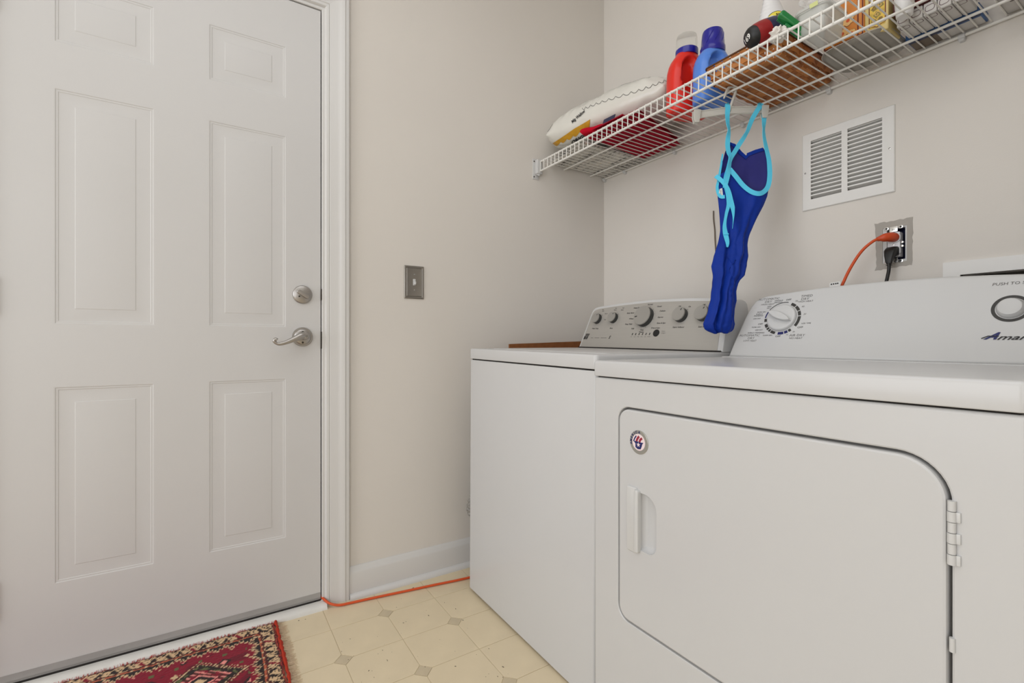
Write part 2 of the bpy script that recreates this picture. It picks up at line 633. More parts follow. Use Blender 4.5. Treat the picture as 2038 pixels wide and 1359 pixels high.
casing = struct(casing_piece('trim_1', [(DY1, 0.0, 1, 0), (DY1, DZ1, 1, 1)], None))
casing_piece('head_casing', [(DY1, DZ1, 1, 1), (DY0, DZ1, -1, 1)], casing)
casing_piece('side_casing', [(DY0, DZ1, -1, 1), (DY0, 0, -1, 0)], casing)
mb = MB()   # jamb lining in the opening, behind the door edge
mb.box((-0.11, DY1 + 0.0012, 0), (-0.012, DY1 + 0.02, DZ1 + 0.015))
mb.box((-0.11, DY0 - 0.02, 0), (-0.012, DY0 - 0.0012, DZ1 + 0.015))
mb.box((-0.11, DY0 - 0.02, DZ1 + 0.0012), (-0.012, DY1 + 0.02, DZ1 + 0.015))
mb.build('jamb', M['trim'], casing, smooth=0)
mb = MB()
mb.box((-0.10, DY0, 0.02), (-0.045, DY1, DZ1))
mb.build('dark_backing', M['gap'], casing, smooth=0)  # dark sheet filling the opening behind the door slab
for z0, z1 in ((1.075, 1.115), (0.905, 0.965)):      # strike plates in the gap
    mb = MB()
    mb.box((-0.02, DY1 - 0.004, z0), (0.0035, DY1 + 0.0015, z1), bev=0.0008)
    mb.build('strike_plate', M['dark_metal'], casing)

# sill strip under the door
mb = MB()
sp = [(-0.10, 0.0), (-0.10, 0.018), (0.012, 0.018), (0.020, 0.0175), (0.030, 0.014), (0.036, 0.008), (0.039, 0.0)]
mb.loft([[(p[0], DY0 - 0.09, p[1]) for p in sp], [(p[0], DY1 + 0.012, p[1]) for p in sp]])
struct(mb.build('trim_2', M['sill'], smooth=50))

# six-panel door: slab with six openings, each panel a part of its own
cols = [(-2.040, -1.817), (-1.681, -1.457)]
rows = [(0.262, 0.806), (0.977, 1.629), (1.754, 1.933)]
D0, D1 = -2.1515, -1.3475
mb = MB()
plate(mb, rc(D0, D1, 0.045, 2.093), [rc(c[0], c[1], r[0], r[1]) for c in cols for r in rows], FRL(0, 0, 0), -0.04, 0.0)
door = struct(mb.build('door_1', M['door'], smooth=0))
for c in cols:
    for r in rows:
        mb = MB()
        rings = []
        for d, h in [(0.0, 0.0), (0.003, -0.0003), (0.0045, -0.0015), (0.009, -0.0018), (0.0105, -0.0028), (0.014, -0.0031), (0.044, -0.0010), (0.0455, -0.0002), (0.0475, 0.0)]:
            rings.append([(h, c[0] + d, r[0] + d), (h, c[1] - d, r[0] + d), (h, c[1] - d, r[1] - d), (h, c[0] + d, r[1] - d)])
        mb.loft(rings, 0, False, True)
        mb.build('door_panel', M['door'], door, smooth=12)
mb = MB()
mb.box((-0.035, D0, 0.019), (-0.002, D1, 0.0455))
mb.box((-0.002, D0, 0.030), (0.0012, D1, 0.0475))
mb.build('door_sweep', M['sweep'], door, smooth=0)
mb = MB()
mb.box((-0.004, D0, 0.0182), (0.0016, D1, 0.0222))
mb.build('sweep_gap', M['gap'], door, smooth=0)
mb = MB()
for z in (0.25, 1.05, 1.85):
    mb.tube([(0.006, D0 - 0.004, z - 0.05), (0.006, D0 - 0.004, z + 0.05)], 0.0055, 10)
    hinge = mb.build('hinge', M['nickel'], door)
    mb = MB()

# deadbolt
fr = FRL(0, -1.407, 1.092)
mb = MB()
mb.lathe([(0.0315, 0.0), (0.0315, 0.004), (0.0300, 0.0065), (0.0265, 0.0085), (0.0, 0.0095)], 40, fr)
db = mb.build('deadbolt', M['nickel'], door)
fr2 = frame(at(fr, (0, 0), 0), V(fr[1]) * cos(R(-32)) + V(fr[2]) * sin(R(-32)), V(fr[2]) * cos(R(-32)) - V(fr[1]) * sin(R(-32)))
mb = MB()
prism(mb, rrect(0.046, 0.0135, 0.0065), fr2, 0.016, 0.022, 0.0025)
prism(mb, rrect(0.016, 0.010, 0.0045), fr2, 0.009, 0.017)
mb.build('thumb_turn', M['nickel'], db)
for u, v in ((-0.011, -0.007), (0.014, -0.006)):
    mb = MB()
    f3 = FRL(0, -1.407 + u, 1.092 + v)
    mb.lathe([(0.0028, 0.008), (0.0028, 0.0105), (0.0, 0.0108)], 12, f3)
    mb.build('screw', M['dark_metal'], db)
# lever handle
fr = FRL(0, -1.407, 0.946)
mb = MB()
mb.lathe([(0.033, 0.0), (0.033, 0.004), (0.0315, 0.0065), (0.0275, 0.0068), (0.0265, 0.0090), (0.023, 0.0115), (0.015, 0.0125), (0.0, 0.0125)], 44, fr)
lh = mb.build('lever_handle', M['nickel'], door)
mb = MB()
mb.lathe([(0.013, 0.012), (0.0125, 0.030), (0.0118, 0.040), (0.009, 0.044), (0.0, 0.0445)], 24, frame(at(fr, (0.004, 0.002)), fr[1], fr[2]))
path = smoothpath([at(fr, p, h) for p, h in [((0.004, 0.004), 0.034), ((-0.010, 0.003), 0.040), ((-0.028, -0.006), 0.043), ((-0.052, -0.017), 0.044), ((-0.072, -0.0235), 0.044), ((-0.084, -0.0225), 0.044), ((-0.0925, -0.0145), 0.044), ((-0.0885, -0.0090), 0.044), ((-0.0835, -0.0115), 0.044)]], 6)
nn = len(path)
mb.tube(path, [lerp1(i / (nn - 1), [0, 0.15, 0.4, 0.65, 0.85, 1], [0.0125, 0.0115, 0.0068, 0.0048, 0.0058, 0.0062]) for i in range(nn)], 14)
mb.build('lever', M['nickel'], lh)
mb = MB()
f3 = frame(at(fr, (0.006, 0.002)), fr[1], fr[2])
mb.lathe([(0.0075, 0.043), (0.0075, 0.0470), (0.0062, 0.0474), (0.0, 0.0474)], 24, f3)
for du in (-0.0015, 0.0018):
    prism(mb, rrect(0.0009, 0.0075, 0.0003, 2, du, 0), f3, 0.0474, 0.0480, 0, 1)
mb.build('privacy_button', [M['nickel'], M['dark_metal']], lh)
for v in (0.0165, -0.0195):
    mb = MB()
    mb.lathe([(0.0034, 0.010), (0.0034, 0.0132), (0.0, 0.0136)], 12, FRL(0, -1.4075, 0.946 + v))
    mb.build('screw', M['dark_metal'], lh)

# unpainted patch of wall around the outlet
mb = MB()
po = []
random.seed(3)


def jag(a, b, n, amp):
    out = []
    for i in range(n):
        t = i / n
        out.append((a[0] + (b[0] - a[0]) * t + random.uniform(-amp, amp), a[1] + (b[1] - a[1]) * t + random.uniform(-amp, amp)))
    return out


for a, b in (((1.159, 1.141), (1.248, 1.148)), ((1.248, 1.148), (1.250, 1.281)), ((1.250, 1.281), (1.158, 1.281)), ((1.158, 1.281), (1.164, 1.141))):
    po += jag(a, b, 12, 0.0016)
plate(mb, po, [rc(OX0, OX1, OZ0, OZ1)], FRW(0, 0, 0), -0.0005, 0.0006)
mb.build('unpainted_patch', M['patch'], wall_back, smooth=0)
random.seed(11)

# ================================================================== LIGHT SWITCH
ls = thing('light_switch', 'pewter wall switch plate with white toggle, right of the door casing', 'light switch', (0, -1.003, 1.161))
fr = frame((0, 0, 0), (0, 1, 0), (0, 0, 1))
mb = MB()
rings = []
for d, h in [(0, 0), (0, 0.003), (0.002, 0.0055), (0.006, 0.0055), (0.0085, 0.0035), (0.0105, 0.0055), (0.013, 0.0045)]:
    rings.append([at(fr, p, h) for p in rrect(0.080 - 2 * d, 0.128 - 2 * d, 0.0015, 2)])
mb.loft(rings)
mb.build('plate', M['switchplate'], ls, smooth=25)
mb = MB()
prism(mb, rrect(0.0105, 0.0255, 0.0015, 3), fr, 0.003, 0.0065, 0.001)
mb.box((0.004, -0.0036, -0.010), (0.017, 0.0036, 0.002), bev=0.0015)
mb.build('toggle', M['plastic_white'], ls)
for z in (0.0305, -0.0305):
    mb = MB()
    mb.lathe([(0.0030, 0.003), (0.0028, 0.0062), (0.0, 0.0066)], 12, frame((0, 0, z), (0, 1, 0), (0, 0, 1)))
    mb.build('screw', M['steel'], ls)

# ================================================================== WASHING MACHINE
WX0, WX1, WY0, WY1 = 0.184, 0.872, -0.857, -0.17
wm = thing('washing_machine', 'white top-loading washing machine with grey five-knob control panel, in the corner', 'washing machine', (WX0, -0.5, 0.0))
wm.rotation_euler = (0, R(0.60), 0)
Wo = V((WX0, -0.5, 0.0))


def wl(p):
    return (p[0] - Wo.x, p[1] - Wo.y, p[2])


wc = lambda name, mbb, m, par=None, **k: mbb.build(name, m, par or wm, **k)


class LMB(MB):       # a builder that shifts everything by -off when built
    def __init__(s, off):
        super().__init__()
        s.off = off

    def build(s, *a, **k):
        s.v = [(p[0] - s.off[0], p[1] - s.off[1], p[2] - s.off[2]) for p in s.v]
        return super().build(*a, **k)


FT = lambda z: frame((0, 0, z), (1, 0, 0), (0, 1, 0))
rr = rrect(WX1 - WX0, WY1 - WY0, 0.010, 4, (WX0 + WX1) / 2, (WY0 + WY1) / 2)
mb = LMB(Wo)
prism(mb, rr, FT(0), 0.013, 0.8625, 0.002)
mb.build('cabinet', M['enamel'], wm)
mb = LMB(Wo)
prism(mb, inset(rr, 0.006), FT(0), 0.860, 0.870)
mb.build('seam_gasket', M['gap'], wm)
mb = LMB(Wo)
prism(mb, rrect(WX1 - WX0 + 0.002, WY1 - WY0 + 0.004, 0.012, 5, (WX0 + WX1) / 2, (WY0 + WY1) / 2), FT(0), 0.8668, 0.904, 0.006, bev0=0.002)
mb.build('top_panel', M['enamel'], wm)
mb = LMB(Wo)
prism(mb, rrect(0.60, 0.40, 0.03, 6, 0.53, -0.595), FT(0), 0.9025, 0.9055, 0.0015)
mb.build('lid', M['enamel'], wm)
for x in (WX0 + 0.05, WX1 - 0.05):
    for y in (WY0 + 0.06, WY1 - 0.06):
        mb = LMB(Wo)
        mb.lathe([(0.018, 0.0005), (0.018, 0.010), (0.008, 0.011), (0.008, 0.016), (0, 0.016)], 16, FT(0) if False else frame((x, y, 0.0015 + (x - WX0) * 0.0105), (1, 0, 0), (0, 1, 0)))
        mb.build('foot', M['black'], wm)
# console
tz = 0.0105     # the washer leans a little to the right; positions below are in its own frame


def cpl(Y0, z0, Y1, z1):
    return frame((0, Y0, z0), (1, 0, 0), (0, Y1 - Y0, z1 - z0))


WC = cpl(-0.335, 0.906, -0.265, 1.092)
kz = math.hypot(0.07, 0.186) / 0.186
wz = lambda x, z: (x, (z + (x - WX0) * tz - 0.906) * kz)
half = [(0.190, 0.906), (0.1985, 0.980), (0.206, 1.045)]
corner = [(0.209, 1.062), (0.215, 1.071), (0.226, 1.0775), (0.247, 1.081)]
arc = [(0.30, 1.0845), (0.364, 1.0885), (0.45, 1.0915), (0.531, 1.0935)]
left = half + corner + arc
outl = left + [(1.062 - p[0], p[1]) for p in reversed(left[:-1])]
outl = [(x, (z - 0.906) * kz) for x, z in reversed(outl)]        # CCW seen from the front
bot = [outl[0], outl[-1]]


def shell(mb, out, fr, yback, bev, mi=0):
    rings = []
    for i in range(4):
        a = pi / 2 * i / 3
        rings.append([at(fr, p, -bev * (1 - cos(a)) if False else -bev * sin(a) if False else -bev * (1 - sin(pi / 2 * (1 - i / 3)))) for p in inset(out, bev * (1 - sin(a)))])
    bk = [V((p.x, yback, p.z)) for p in rings[-1]]
    b2 = [V((p.x, yback - 0.02, p.z)) for p in rings[-1]]
    rings += [b2, bk]
    mb.loft(rings, mi)


mb = LMB(Wo)
shell(mb, outl, WC, -0.175, 0.005)
con = mb.build('console', M['plastic_white'], wm, smooth=35)
mb = LMB(Wo)
pan = []
for x, v in outl:
    pan.append((0.527 + (x - 0.531) * 0.958, v * 0.925 + 0.002))
prism(mb, pan, WC, -0.002, 0.0012, 0.0006)
mb.build('control_panel', M['panel_grey'], con, smooth=30)
mb = LMB(Wo)
mb.box((0.192, -0.340, 0.9035), (0.866, -0.330, 0.9085))
mb.build('shadow_gap', M['gap'], con, smooth=0)


def knob(mb, fr, c, r, d, ang):
    f = frame(at(fr, c, 0.0012), fr[1], fr[2])
    mb.lathe([(r * 1.02, 0), (r * 1.02, d * 0.25), (r * 0.97, d * 0.8)], 36, f, 1)
    mb.lathe([(r * 0.98, d * 0.78), (r, d * 0.9), (r * 0.965, d), (r * 0.90, d * 0.985), (0, d * 0.965)], 36, f, 0)
    a = R(ang)
    f2 = frame(at(f, (cos(a) * r * 0.70, sin(a) * r * 0.70), d * 0.99), f[1] * cos(a) + f[2] * sin(a), f[2] * cos(a) - f[1] * sin(a))
    prism(mb, rrect(r * 0.30, r * 0.11, r * 0.05, 2), f2, 0, 0.0006, 0, 1)


for x, z, r, d, ang in [(0.262, 1.024, 0.0215, 0.018, 60), (0.356, 1.024, 0.0215, 0.018, 62), (0.521, 1.021, 0.0385, 0.022, 190), (0.684, 1.020, 0.0255, 0.020, 62), (0.773, 1.020, 0.0255, 0.020, 60)]:
    mb = LMB(Wo)
    knob(mb, WC, wz(x, z), r, d, ang)
    mb.build('knob', [M['knob_grey'], M['knob_side']], con)
mb = LMB(Wo)
for t, x, z in [("Wash Temp", 0.262, 0.984), ("Rinse", 0.357, 0.983), ("Normal", 0.529, 1.069), ("Casual", 0.575, 1.059), ("Delicate", 0.596, 1.041), ("Express", 0.594, 1.018), ("Rinse & Spin", 0.604, 0.996), ("Drain & Spin", 0.584, 0.979),
                ("Heavy Duty", 0.468, 1.060), ("Bulky Fabric", 0.440, 1.041), ("Whites", 0.452, 1.018), ("Deep Wash", 0.446, 0.997), ("Soak", 0.474, 0.979), ("Clean", 0.521, 0.973), ("Washer", 0.522, 0.965),
                ("Fabric Softener", 0.684, 0.979), ("Stain Boost", 0.781, 0.978), ("Off", 0.666, 1.053), ("On", 0.709, 1.050), ("Off", 0.764, 1.052)]:
    label_text(Wo, con, t, WC, *wz(x, z), 0.0078, M['ink'], h=0.0016, shear=0.15, bold=0.00012)
for t, x, z in [("Tap", 0.276, 1.064), ("Cold", 0.279, 1.057), ("Warm", 0.303, 1.045), ("Hot", 0.306, 1.020), ("No", 0.352, 1.065), ("Rinse", 0.350, 1.058), ("2nd", 0.392, 1.064), ("Rinse", 0.390, 1.056)]:
    label_text(Wo, con, t, WC, *wz(x, z), 0.0066, M['ink'], h=0.0016, shear=0.15)
for k in range(13):       # ticks around the big knob
    a = R(-128 + k * 29)
    c = wz(0.521, 1.021)
    f2 = frame(at(WC, (c[0] + cos(a) * 0.043, c[1] + sin(a) * 0.043), 0.0013), WC[1], WC[2])
    if k not in (6, 7, 8, 9, 10) or True:
        mb.lathe([(0.0011, 0), (0.0011, 0.0004), (0, 0.0004)], 8, f2)
for cx in (0.262, 0.356, 0.684, 0.773):
    for a in (105, 45):
        c = wz(cx, 1.022)
        f2 = frame(at(WC, (c[0] + cos(R(a)) * 0.0275, c[1] + sin(R(a)) * 0.0275), 0.0013), WC[1] * cos(R(a)) + WC[2] * sin(R(a)), WC[2] * cos(R(a)) - WC[1] * sin(R(a)))
        prism(mb, rrect(0.004, 0.0012, 0.0003, 1), f2, 0, 0.0003)
for k in range(6):
    label_text(Wo, con, ["Fill", "Soak", "Wash", "Rinse", "Spin", "Lid Lock"][k], WC, *wz(0.478 + k * 0.0172, 0.9475), 0.0042, M['ink'], h=0.0016)
label_text(Wo, con, "PUSH", WC, *wz(0.624, 0.9655), 0.0062, M['ink_soft'], h=0.0016)
label_text(Wo, con, "START", WC, *wz(0.626, 0.9585), 0.0062, M['ink_soft'], h=0.0016)
label_text(Wo, con, "S", WC, *wz(0.361, 0.946), 0.017, M['ink'], h=0.0016, shear=0.4, bold=0.0006)
for a, b in ((0.252, 0.266), (0.275, 0.303), (0.313, 0.330), (0.332, 0.346)):
    prism(mb, rrect(b - a, 0.0010, 0.0002, 1, (a + b) / 2, wz(0.3, 0.9445)[1]), WC, 0.0013, 0.0016)
stuff(mb.build('tick_marks', M['ink'], con, smooth=0))
mb = LMB(Wo)      # maker's badge: slanted dark blocks
c = wz(0.222, 0.951)
for k, (a, b, z0, z1) in enumerate([(-0.010, 0.013, 0.0085, 0.0125), (-0.010, 0.013, 0.0030, 0.0068), (-0.012, -0.003, -0.0125, 0.0015), (-0.001, 0.003, -0.0125, 0.0015), (0.005, 0.011, -0.0125, 0.0015)]):
    pts = [(c[0] + a + z0 * 0.25, c[1] + z0), (c[0] + b + z0 * 0.25, c[1] + z0), (c[0] + b + z1 * 0.25, c[1] + z1), (c[0] + a + z1 * 0.25, c[1] + z1)]
    prism(mb, pts, WC, 0.0010, 0.0017)
mb.build('badge', M['ink'], con, smooth=0)
for k in range(6):
    mb = LMB(Wo)
    c = wz(0.480 + k * 0.0168, 0.9575)
    prism(mb, [(c[0] - 0.0025, c[1] - 0.004), (c[0] + 0.0012, c[1] - 0.004), (c[0] + 0.0030, c[1] + 0.004), (c[0] - 0.0010, c[1] + 0.004)], WC, 0.0010, 0.0018, 0.0003)
    mb.build('indicator_light', M['black'], con, smooth=0)
mb = LMB(Wo)
mb.lathe([(0.0135, 0.001), (0.0135, 0.0030), (0.0125, 0.0042), (0, 0.0046)], 28, frame(at(WC, wz(0.594, 0.960), 0), WC[1], WC[2]))
mb.build('start_button', M['black'], con)

# ================================================================== CLOTHES DRYER
EX0, EX1, EY0, EY1 = 0.889, 1.634, -0.87, -0.165
dr = thing('clothes_dryer', 'white front-loading clothes dryer with dial console, right of the washing machine', 'dryer', (EX0, -0.5, 0))
Do = V((EX0, -0.5, 0))
mb = LMB(Do)
fr = FRW(0, EY0, 0)
DX0, DX1, DZ0, DZ1_ = 0.967, 1.568, 0.285, 0.782
dcx, dcz = (DX0 + DX1) / 2, (DZ0 + DZ1_) / 2
dout = rrect(DX1 - DX0, DZ1_ - DZ0, [0.062, 0.036, 0.036, 0.062], 10, dcx, dcz)
# front sheet with rounded outer edges and a deep door well
outer = rrect(EX1 - EX0, 0.8425 - 0.02, 0.006, 4, (EX0 + EX1) / 2, (0.8425 + 0.02) / 2)
oin = inset(outer, 0.005)
plate(mb, oin, [dout], fr, -0.0003, 0.0)
rings = [[at(fr, p, 0.0) for p in oin]] + [[at(fr, p, -0.005 * (1 - cos(q * pi / 8))) for p in inset(outer, 0.005 * (1 - sin(q * pi / 8)))] for q in range(1, 5)] + [[at(fr, p, -0.031) for p in outer]]
mb.loft(rings, 0, False, False)
rings = [[at(fr, p, 0.0) for p in dout], [at(fr, p, -0.0012) for p in inset(dout, 0.0022)], [at(fr, p, -0.005) for p in inset(dout, 0.0028)], [at(fr, p, -0.017) for p in inset(dout, 0.0030)]]
mb.loft(rings, 0, False, True)
# cabinet body behind the front sheet
prism(mb, rrect(EX1 - EX0, EY1 - EY0 - 0.029, [0.004, 0.004, 0.0005, 0.0005], 3, (EX0 + EX1) / 2, (EY0 + EY1) / 2 + 0.0145), FT(0), 0.02, 0.8425)
mb.build('cabinet', M['enamel'], dr, smooth=35)
mb = LMB(Do)
mb.box((EX0 + 0.008, EY0 + 0.006, 0.840), (EX1 - 0.008, EY1 - 0.02, 0.8475))
mb.build('seam_gasket', M['gap'], dr, smooth=0)
mb = LMB(Do)
prism(mb, rrect(EX1 - EX0 + 0.003, EY1 - EY0 + 0.006, 0.010, 5, (EX0 + EX1) / 2, (EY0 + EY1) / 2 - 0.001), FT(0), 0.8455, 0.8835, 0.007, bev0=0.002)
mb.build('top_panel', M['enamel'], dr)
mb = LMB(Do)
prism(mb, rrect(EX1 - EX0 - 0.03, 0.05, 0.006, 4, (EX0 + EX1) / 2, -0.352), FT(0), 0.883, 0.8855, 0.002)
mb.build('console_flange', M['enamel'], dr)
for x in (EX0 + 0.05, EX1 - 0.05):
    for y in (EY0 + 0.06, EY1 - 0.06):
        mb = LMB(Do)
        mb.lathe([(0.018, 0.0), (0.018, 0.012), (0.008, 0.013), (0.008, 0.024), (0, 0.024)], 16, frame((x, y, 0), (1, 0, 0), (0, 1, 0)))
        mb.build('foot', M['black'], dr)
# loading door with scooped handle
mb = LMB(Do)
dpl = inset(dout, 0.0072)
scoop = rrect(0.048, 0.128, [0.034, 0.004, 0.004, 0.024], 8, 1.061, 0.530)
hh = 0.0015
dpl_in = inset(dpl, 0.004)
plate(mb, dpl_in, [scoop], fr, -0.012, hh)
mb.loft([[at(fr, p, -0.0155) for p in dpl], [at(fr, p, hh - 0.004) for p in dpl], [at(fr, p, hh - 0.0012) for p in inset(dpl, 0.0012)], [at(fr, p, hh) for p in dpl_in]], 0, False, False)
rings = []
for i in range(6):
    a = pi / 2 * i / 5
    rings.append([at(fr, p, hh - 0.0145 * sin(a) * (0.75 if False else 1)) for p in inset(scoop, 0.012 * (1 - cos(a)))])
mb.loft(rings, 0, False, True)
ddoor = mb.build('door', M['enamel'], dr, smooth=35)
mb = LMB(Do)
mb.loft([[at(fr, p, -0.0168) for p in inset(dout, 0.0032)], [at(fr, p, -0.0135) for p in inset(dout, 0.0032)], [at(fr, p, -0.0135) for p in inset(dout, 0.0071)], [at(fr, p, -0.0168) for p in inset(dout, 0.0071)]], 0, False, False)
mb.build('gap_shade_ring', M['gap_shade'], ddoor, smooth=0)  # grey ring on the groove floor, painted as the shade in the gap
mb = LMB(Do)
prism(mb, rrect(0.030, 0.146, [0.002, 0.006, 0.006, 0.002], 4, 1.0165, 0.530), fr, hh, hh + 0.005, 0.003)
prism(mb, rrect(0.0115, 0.140, 0.0050, 4, 1.0340, 0.530), fr, hh - 0.002, hh + 0.0095, 0.003)
mb.build('handle', M['plastic_white'], ddoor)
# emblem on the door
f = frame(at(fr, (1.0365, 0.706), hh), (1, 0, 0), (0, 0, 1))
mb = LMB(Do)
mb.lathe([(0.0265, 0), (0.0265, 0.0012), (0.0255, 0.0018), (0, 0.0018)], 40, f, 0)
mb.lathe([(0.0185, 0.0018), (0.0185, 0.0020), (0, 0.0020)], 36, f, 1)
for k, (x0, w0) in enumerate([(-0.0125, 0.003), (-0.0045, 0.0052), (0.0045, 0.0052)]):
    pts = smoothpath([at(f, (x0 - 0.002, 0.000), 0.0021), at(f, (x0 + 0.001, 0.007), 0.0021), at(f, (x0 + 0.006, 0.0135 if k < 2 else 0.010), 0.0021)], 4)
    mb.ribbon(pts, f[3], w0, 0.0003, 2 if k else 3)
prism(mb, [(-0.014, 0.001), (-0.009, -0.004), (-0.009, -0.012), (-0.002, -0.0155), (0.006, -0.0145), (0.009, -0.008), (0.0105, -0.003), (0.014, 0.001), (0.006, 0.0005), (-0.004, 0.0015)], f, 0.0020, 0.0025, 0, 3)
star = [((0.0058 if i % 2 == 0 else 0.0024) * cos(pi / 2 + i * pi / 5), -0.0055 + (0.0058 if i % 2 == 0 else 0.0024) * sin(pi / 2 + i * pi / 5)) for i in range(10)]
n0 = len(mb.v)
mb.add([at(f, (0, -0.0055), 0.0028)] + [at(f, p, 0.0028) for p in star], [(0, 1 + i, 1 + (i + 1) % 10) for i in range(10)], 1)
for ch, a in zip("AMERICA", [193, 176, 159, 141, 124, 108, 86]):
    text(mb, ch, f, cos(R(a)) * 0.0222, sin(R(a)) * 0.0222, 0.0078, 3, h=0.0021, rot=R(a - 90), bold=0.0003)
mb.build('emblem', [M['silver'], M['badge_white'], M['badge_red'], M['navy_ink']], ddoor, smooth=0)
# hinge and latch pin
mb = LMB(Do)
for k in range(6):
    z0 = 0.643 + k * 0.0138
    mb.tube([(1.566, EY0 - 0.0025, z0), (1.566, EY0 - 0.0025, z0 + 0.0130)], 0.0048 if k % 2 == 0 else 0.0044, 10)
    if k % 2 == 0:
        mb.box((1.566, EY0 - 0.003, z0), (1.5745, EY0 + 0.0005, z0 + 0.0130), bev=0.0006)
mb.build('hinge', M['plastic_white'], ddoor)
mb = LMB(Do)
mb.tube([(1.566, EY0 - 0.0005, 0.530), (1.566, EY0 - 0.0005, 0.548)], 0.0032, 10)
mb.build('hinge_pin', M['plastic_white'], ddoor)
# console
DC = cpl(-0.330, 0.884, -0.250, 1.082)
dk = math.hypot(0.08, 0.198) / 0.198
dz = lambda x, z: (x, (z - 0.884) * dk)
left = [(0.896, 0.884), (0.9045, 0.930), (0.9125, 0.965), (0.9205, 1.000), (0.9265, 1.022), (0.933, 1.040), (0.943, 1.055), (0.957, 1.0645), (0.975, 1.0690), (0.996, 1.0715), (1.06, 1.0765), (1.132, 1.0810), (1.20, 1.0830), (1.2615, 1.0835)]
outl = left + [(2.523 - p[0], p[1]) for p in reversed(left[:-1])]
outl = [dz(x, z) for x, z in reversed(outl)]
mb = LMB(Do)
shell(mb, outl, DC, -0.17, 0.008)
dcon = mb.build('console', M['plastic_white'], dr, smooth=35)
mb = LMB(Do)
mb.box((0.900, -0.333, 0.8825), (1.624, -0.326, 0.8850))
mb.build('shadow_gap', M['gap'], dcon, smooth=0)
# timer dial
c = dz(1.037, 0.997)
f = frame(at(DC, c, 0), DC[1], DC[2])
mb = LMB(Do)


def arcband(mb, f, a0, a1, r0, r1, h, mi, n=24, taper=None):
    vs, fs = [], []
    for i in range(n + 1):
        t = i / n
        a = R(a0 + (a1 - a0) * t)
        ro = r1 if taper is None else taper + (r1 - taper) * 0 + (r1 - taper) * t
        ri = r0
        vs += [at(f, (cos(a) * ri, sin(a) * ri), h), at(f, (cos(a) * ro, sin(a) * ro), h)]
    for i in range(n):
        fs.append((2 * i, 2 * i + 1, 2 * i + 3, 2 * i + 2))
    mb.add(vs, fs, mi)


for a0, a1, mi in [(68, 50, 0), (47, 28, 0), (25, 8, 0), (5, -32, 0), (-49, -58, 0), (-61, -72, 1), (-75, -94, 1), (-104, -121, 0), (-124, -131, 0), (-134, -141, 0), (-144, -158, 0), (192, 180, 0)]:
    arcband(mb, f, a0, a1, 0.0432, 0.0512, 0.0004, mi, 10)
arcband(mb, f, 177, 150, 0.0478, 0.0512, 0.0004, 1, 10)
arcband(mb, f, 147, 80, 0.0490, 0.0512, 0.0004, 0, 16)
mb.build('dial_ring', [M['ring'], M['navy_ink']], dcon, smooth=0)
mb = LMB(Do)
mb.lathe([(0.0405, 0.0), (0.0405, 0.003), (0.0395, 0.0085), (0.0375, 0.0105), (0.034, 0.0112), (0, 0.0116)], 48, f)
a = R(-24)
f2 = frame(at(f, (0, 0), 0.011), f[1] * cos(a) + f[2] * sin(a), f[2] * cos(a) - f[1] * sin(a))
lens = []
for i in range(25):
    t = -1 + 2 * i / 24
    lens.append((t * 0.036, -0.0100 * (1 - t * t) ** 0.8))
for i in range(1, 24):
    t = 1 - 2 * i / 24
    lens.append((t * 0.036, 0.0100 * (1 - t * t) ** 0.8))
prism(mb, lens, f2, 0, 0.014, 0.002)
mb.build('timer_dial', M['plastic_white'], dcon, smooth=50)
mb = LMB(Do)
for t, x, z, s in [("AUTOMATIC", 0.985, 1.057, 0.0098), ("DRY", 0.985, 1.0485, 0.0098), ("HIGH HEAT", 0.985, 1.0410, 0.0068), ("TIMED", 1.092, 1.0580, 0.0098), ("DRY", 1.089, 1.0495, 0.0098), ("HIGH HEAT", 1.092, 1.0425, 0.0068),
                   ("OFF", 1.044, 1.0505, 0.0075), ("AIR DRY", 1.088, 0.9470, 0.0098), ("NO HEAT", 1.086, 0.9390, 0.0072), ("OFF", 1.036, 0.9445, 0.0075), ("AUTOMATIC", 0.950, 0.9480, 0.0098), ("DRY", 0.957, 0.9395, 0.0098), ("LOW HEAT", 0.955, 0.9320, 0.0072),
                   ("OFF", 0.976, 0.9815, 0.0075), ("OFF", 1.092, 0.9690, 0.0075), ("70", 1.067, 1.0450, 0.0066), ("40", 1.088, 1.0280, 0.0066), ("20", 1.097, 1.0060, 0.0066), ("20", 1.077, 0.9570, 0.0055), ("10", 1.060, 0.9490, 0.0055)]:
    label_text(Do, dcon, t, DC, *dz(x, z), s, M['ink'] if t == "OFF" else M['ink_soft'], h=0.0006, shear=0.12, sx=1.12)
for t, x, z in [("WRINKLE", 1.016, 1.0500), ("PREVENT", 1.016, 1.0448), ("VERY", 0.992, 1.0340), ("DRY", 0.991, 1.0290), ("MORE DRY", 0.972, 1.0180), ("ENERGY", 0.967, 1.0120), ("PREFERRED", 0.965, 1.0070), ("LESS DRY", 0.962, 0.9985),
                ("MORE DRY", 0.966, 0.9725), ("LESS DRY", 0.976, 0.9640), ("ENERGY PREFERRED", 0.969, 0.9555), ("DAMP DRY", 1.006, 0.9475), ("LESS TIME", 1.106, 0.9800)]:
    label_text(Do, dcon, t, DC, *dz(x, z), 0.0052, M['ink'], h=0.0006, sx=1.1)
label_text(Do, dcon, "PUSH TO START", DC, *dz(1.469, 1.0515), 0.0093, M['ink_soft'], align='LEFT', h=0.0006, shear=0.12, sx=1.1)
mb = LMB(Do)
text(mb, "A", DC, *dz(1.4765, 0.9405), 0.0215, 0, h=0.0011, shear=0.75, bold=0.0008, sx=1.15)
text(mb, "mana", DC, *dz(1.4855, 0.9378), 0.0160, 1, 'LEFT', h=0.0011, shear=0.5, bold=0.0002, sx=1.65)
p0 = dz(1.463, 0.9395)
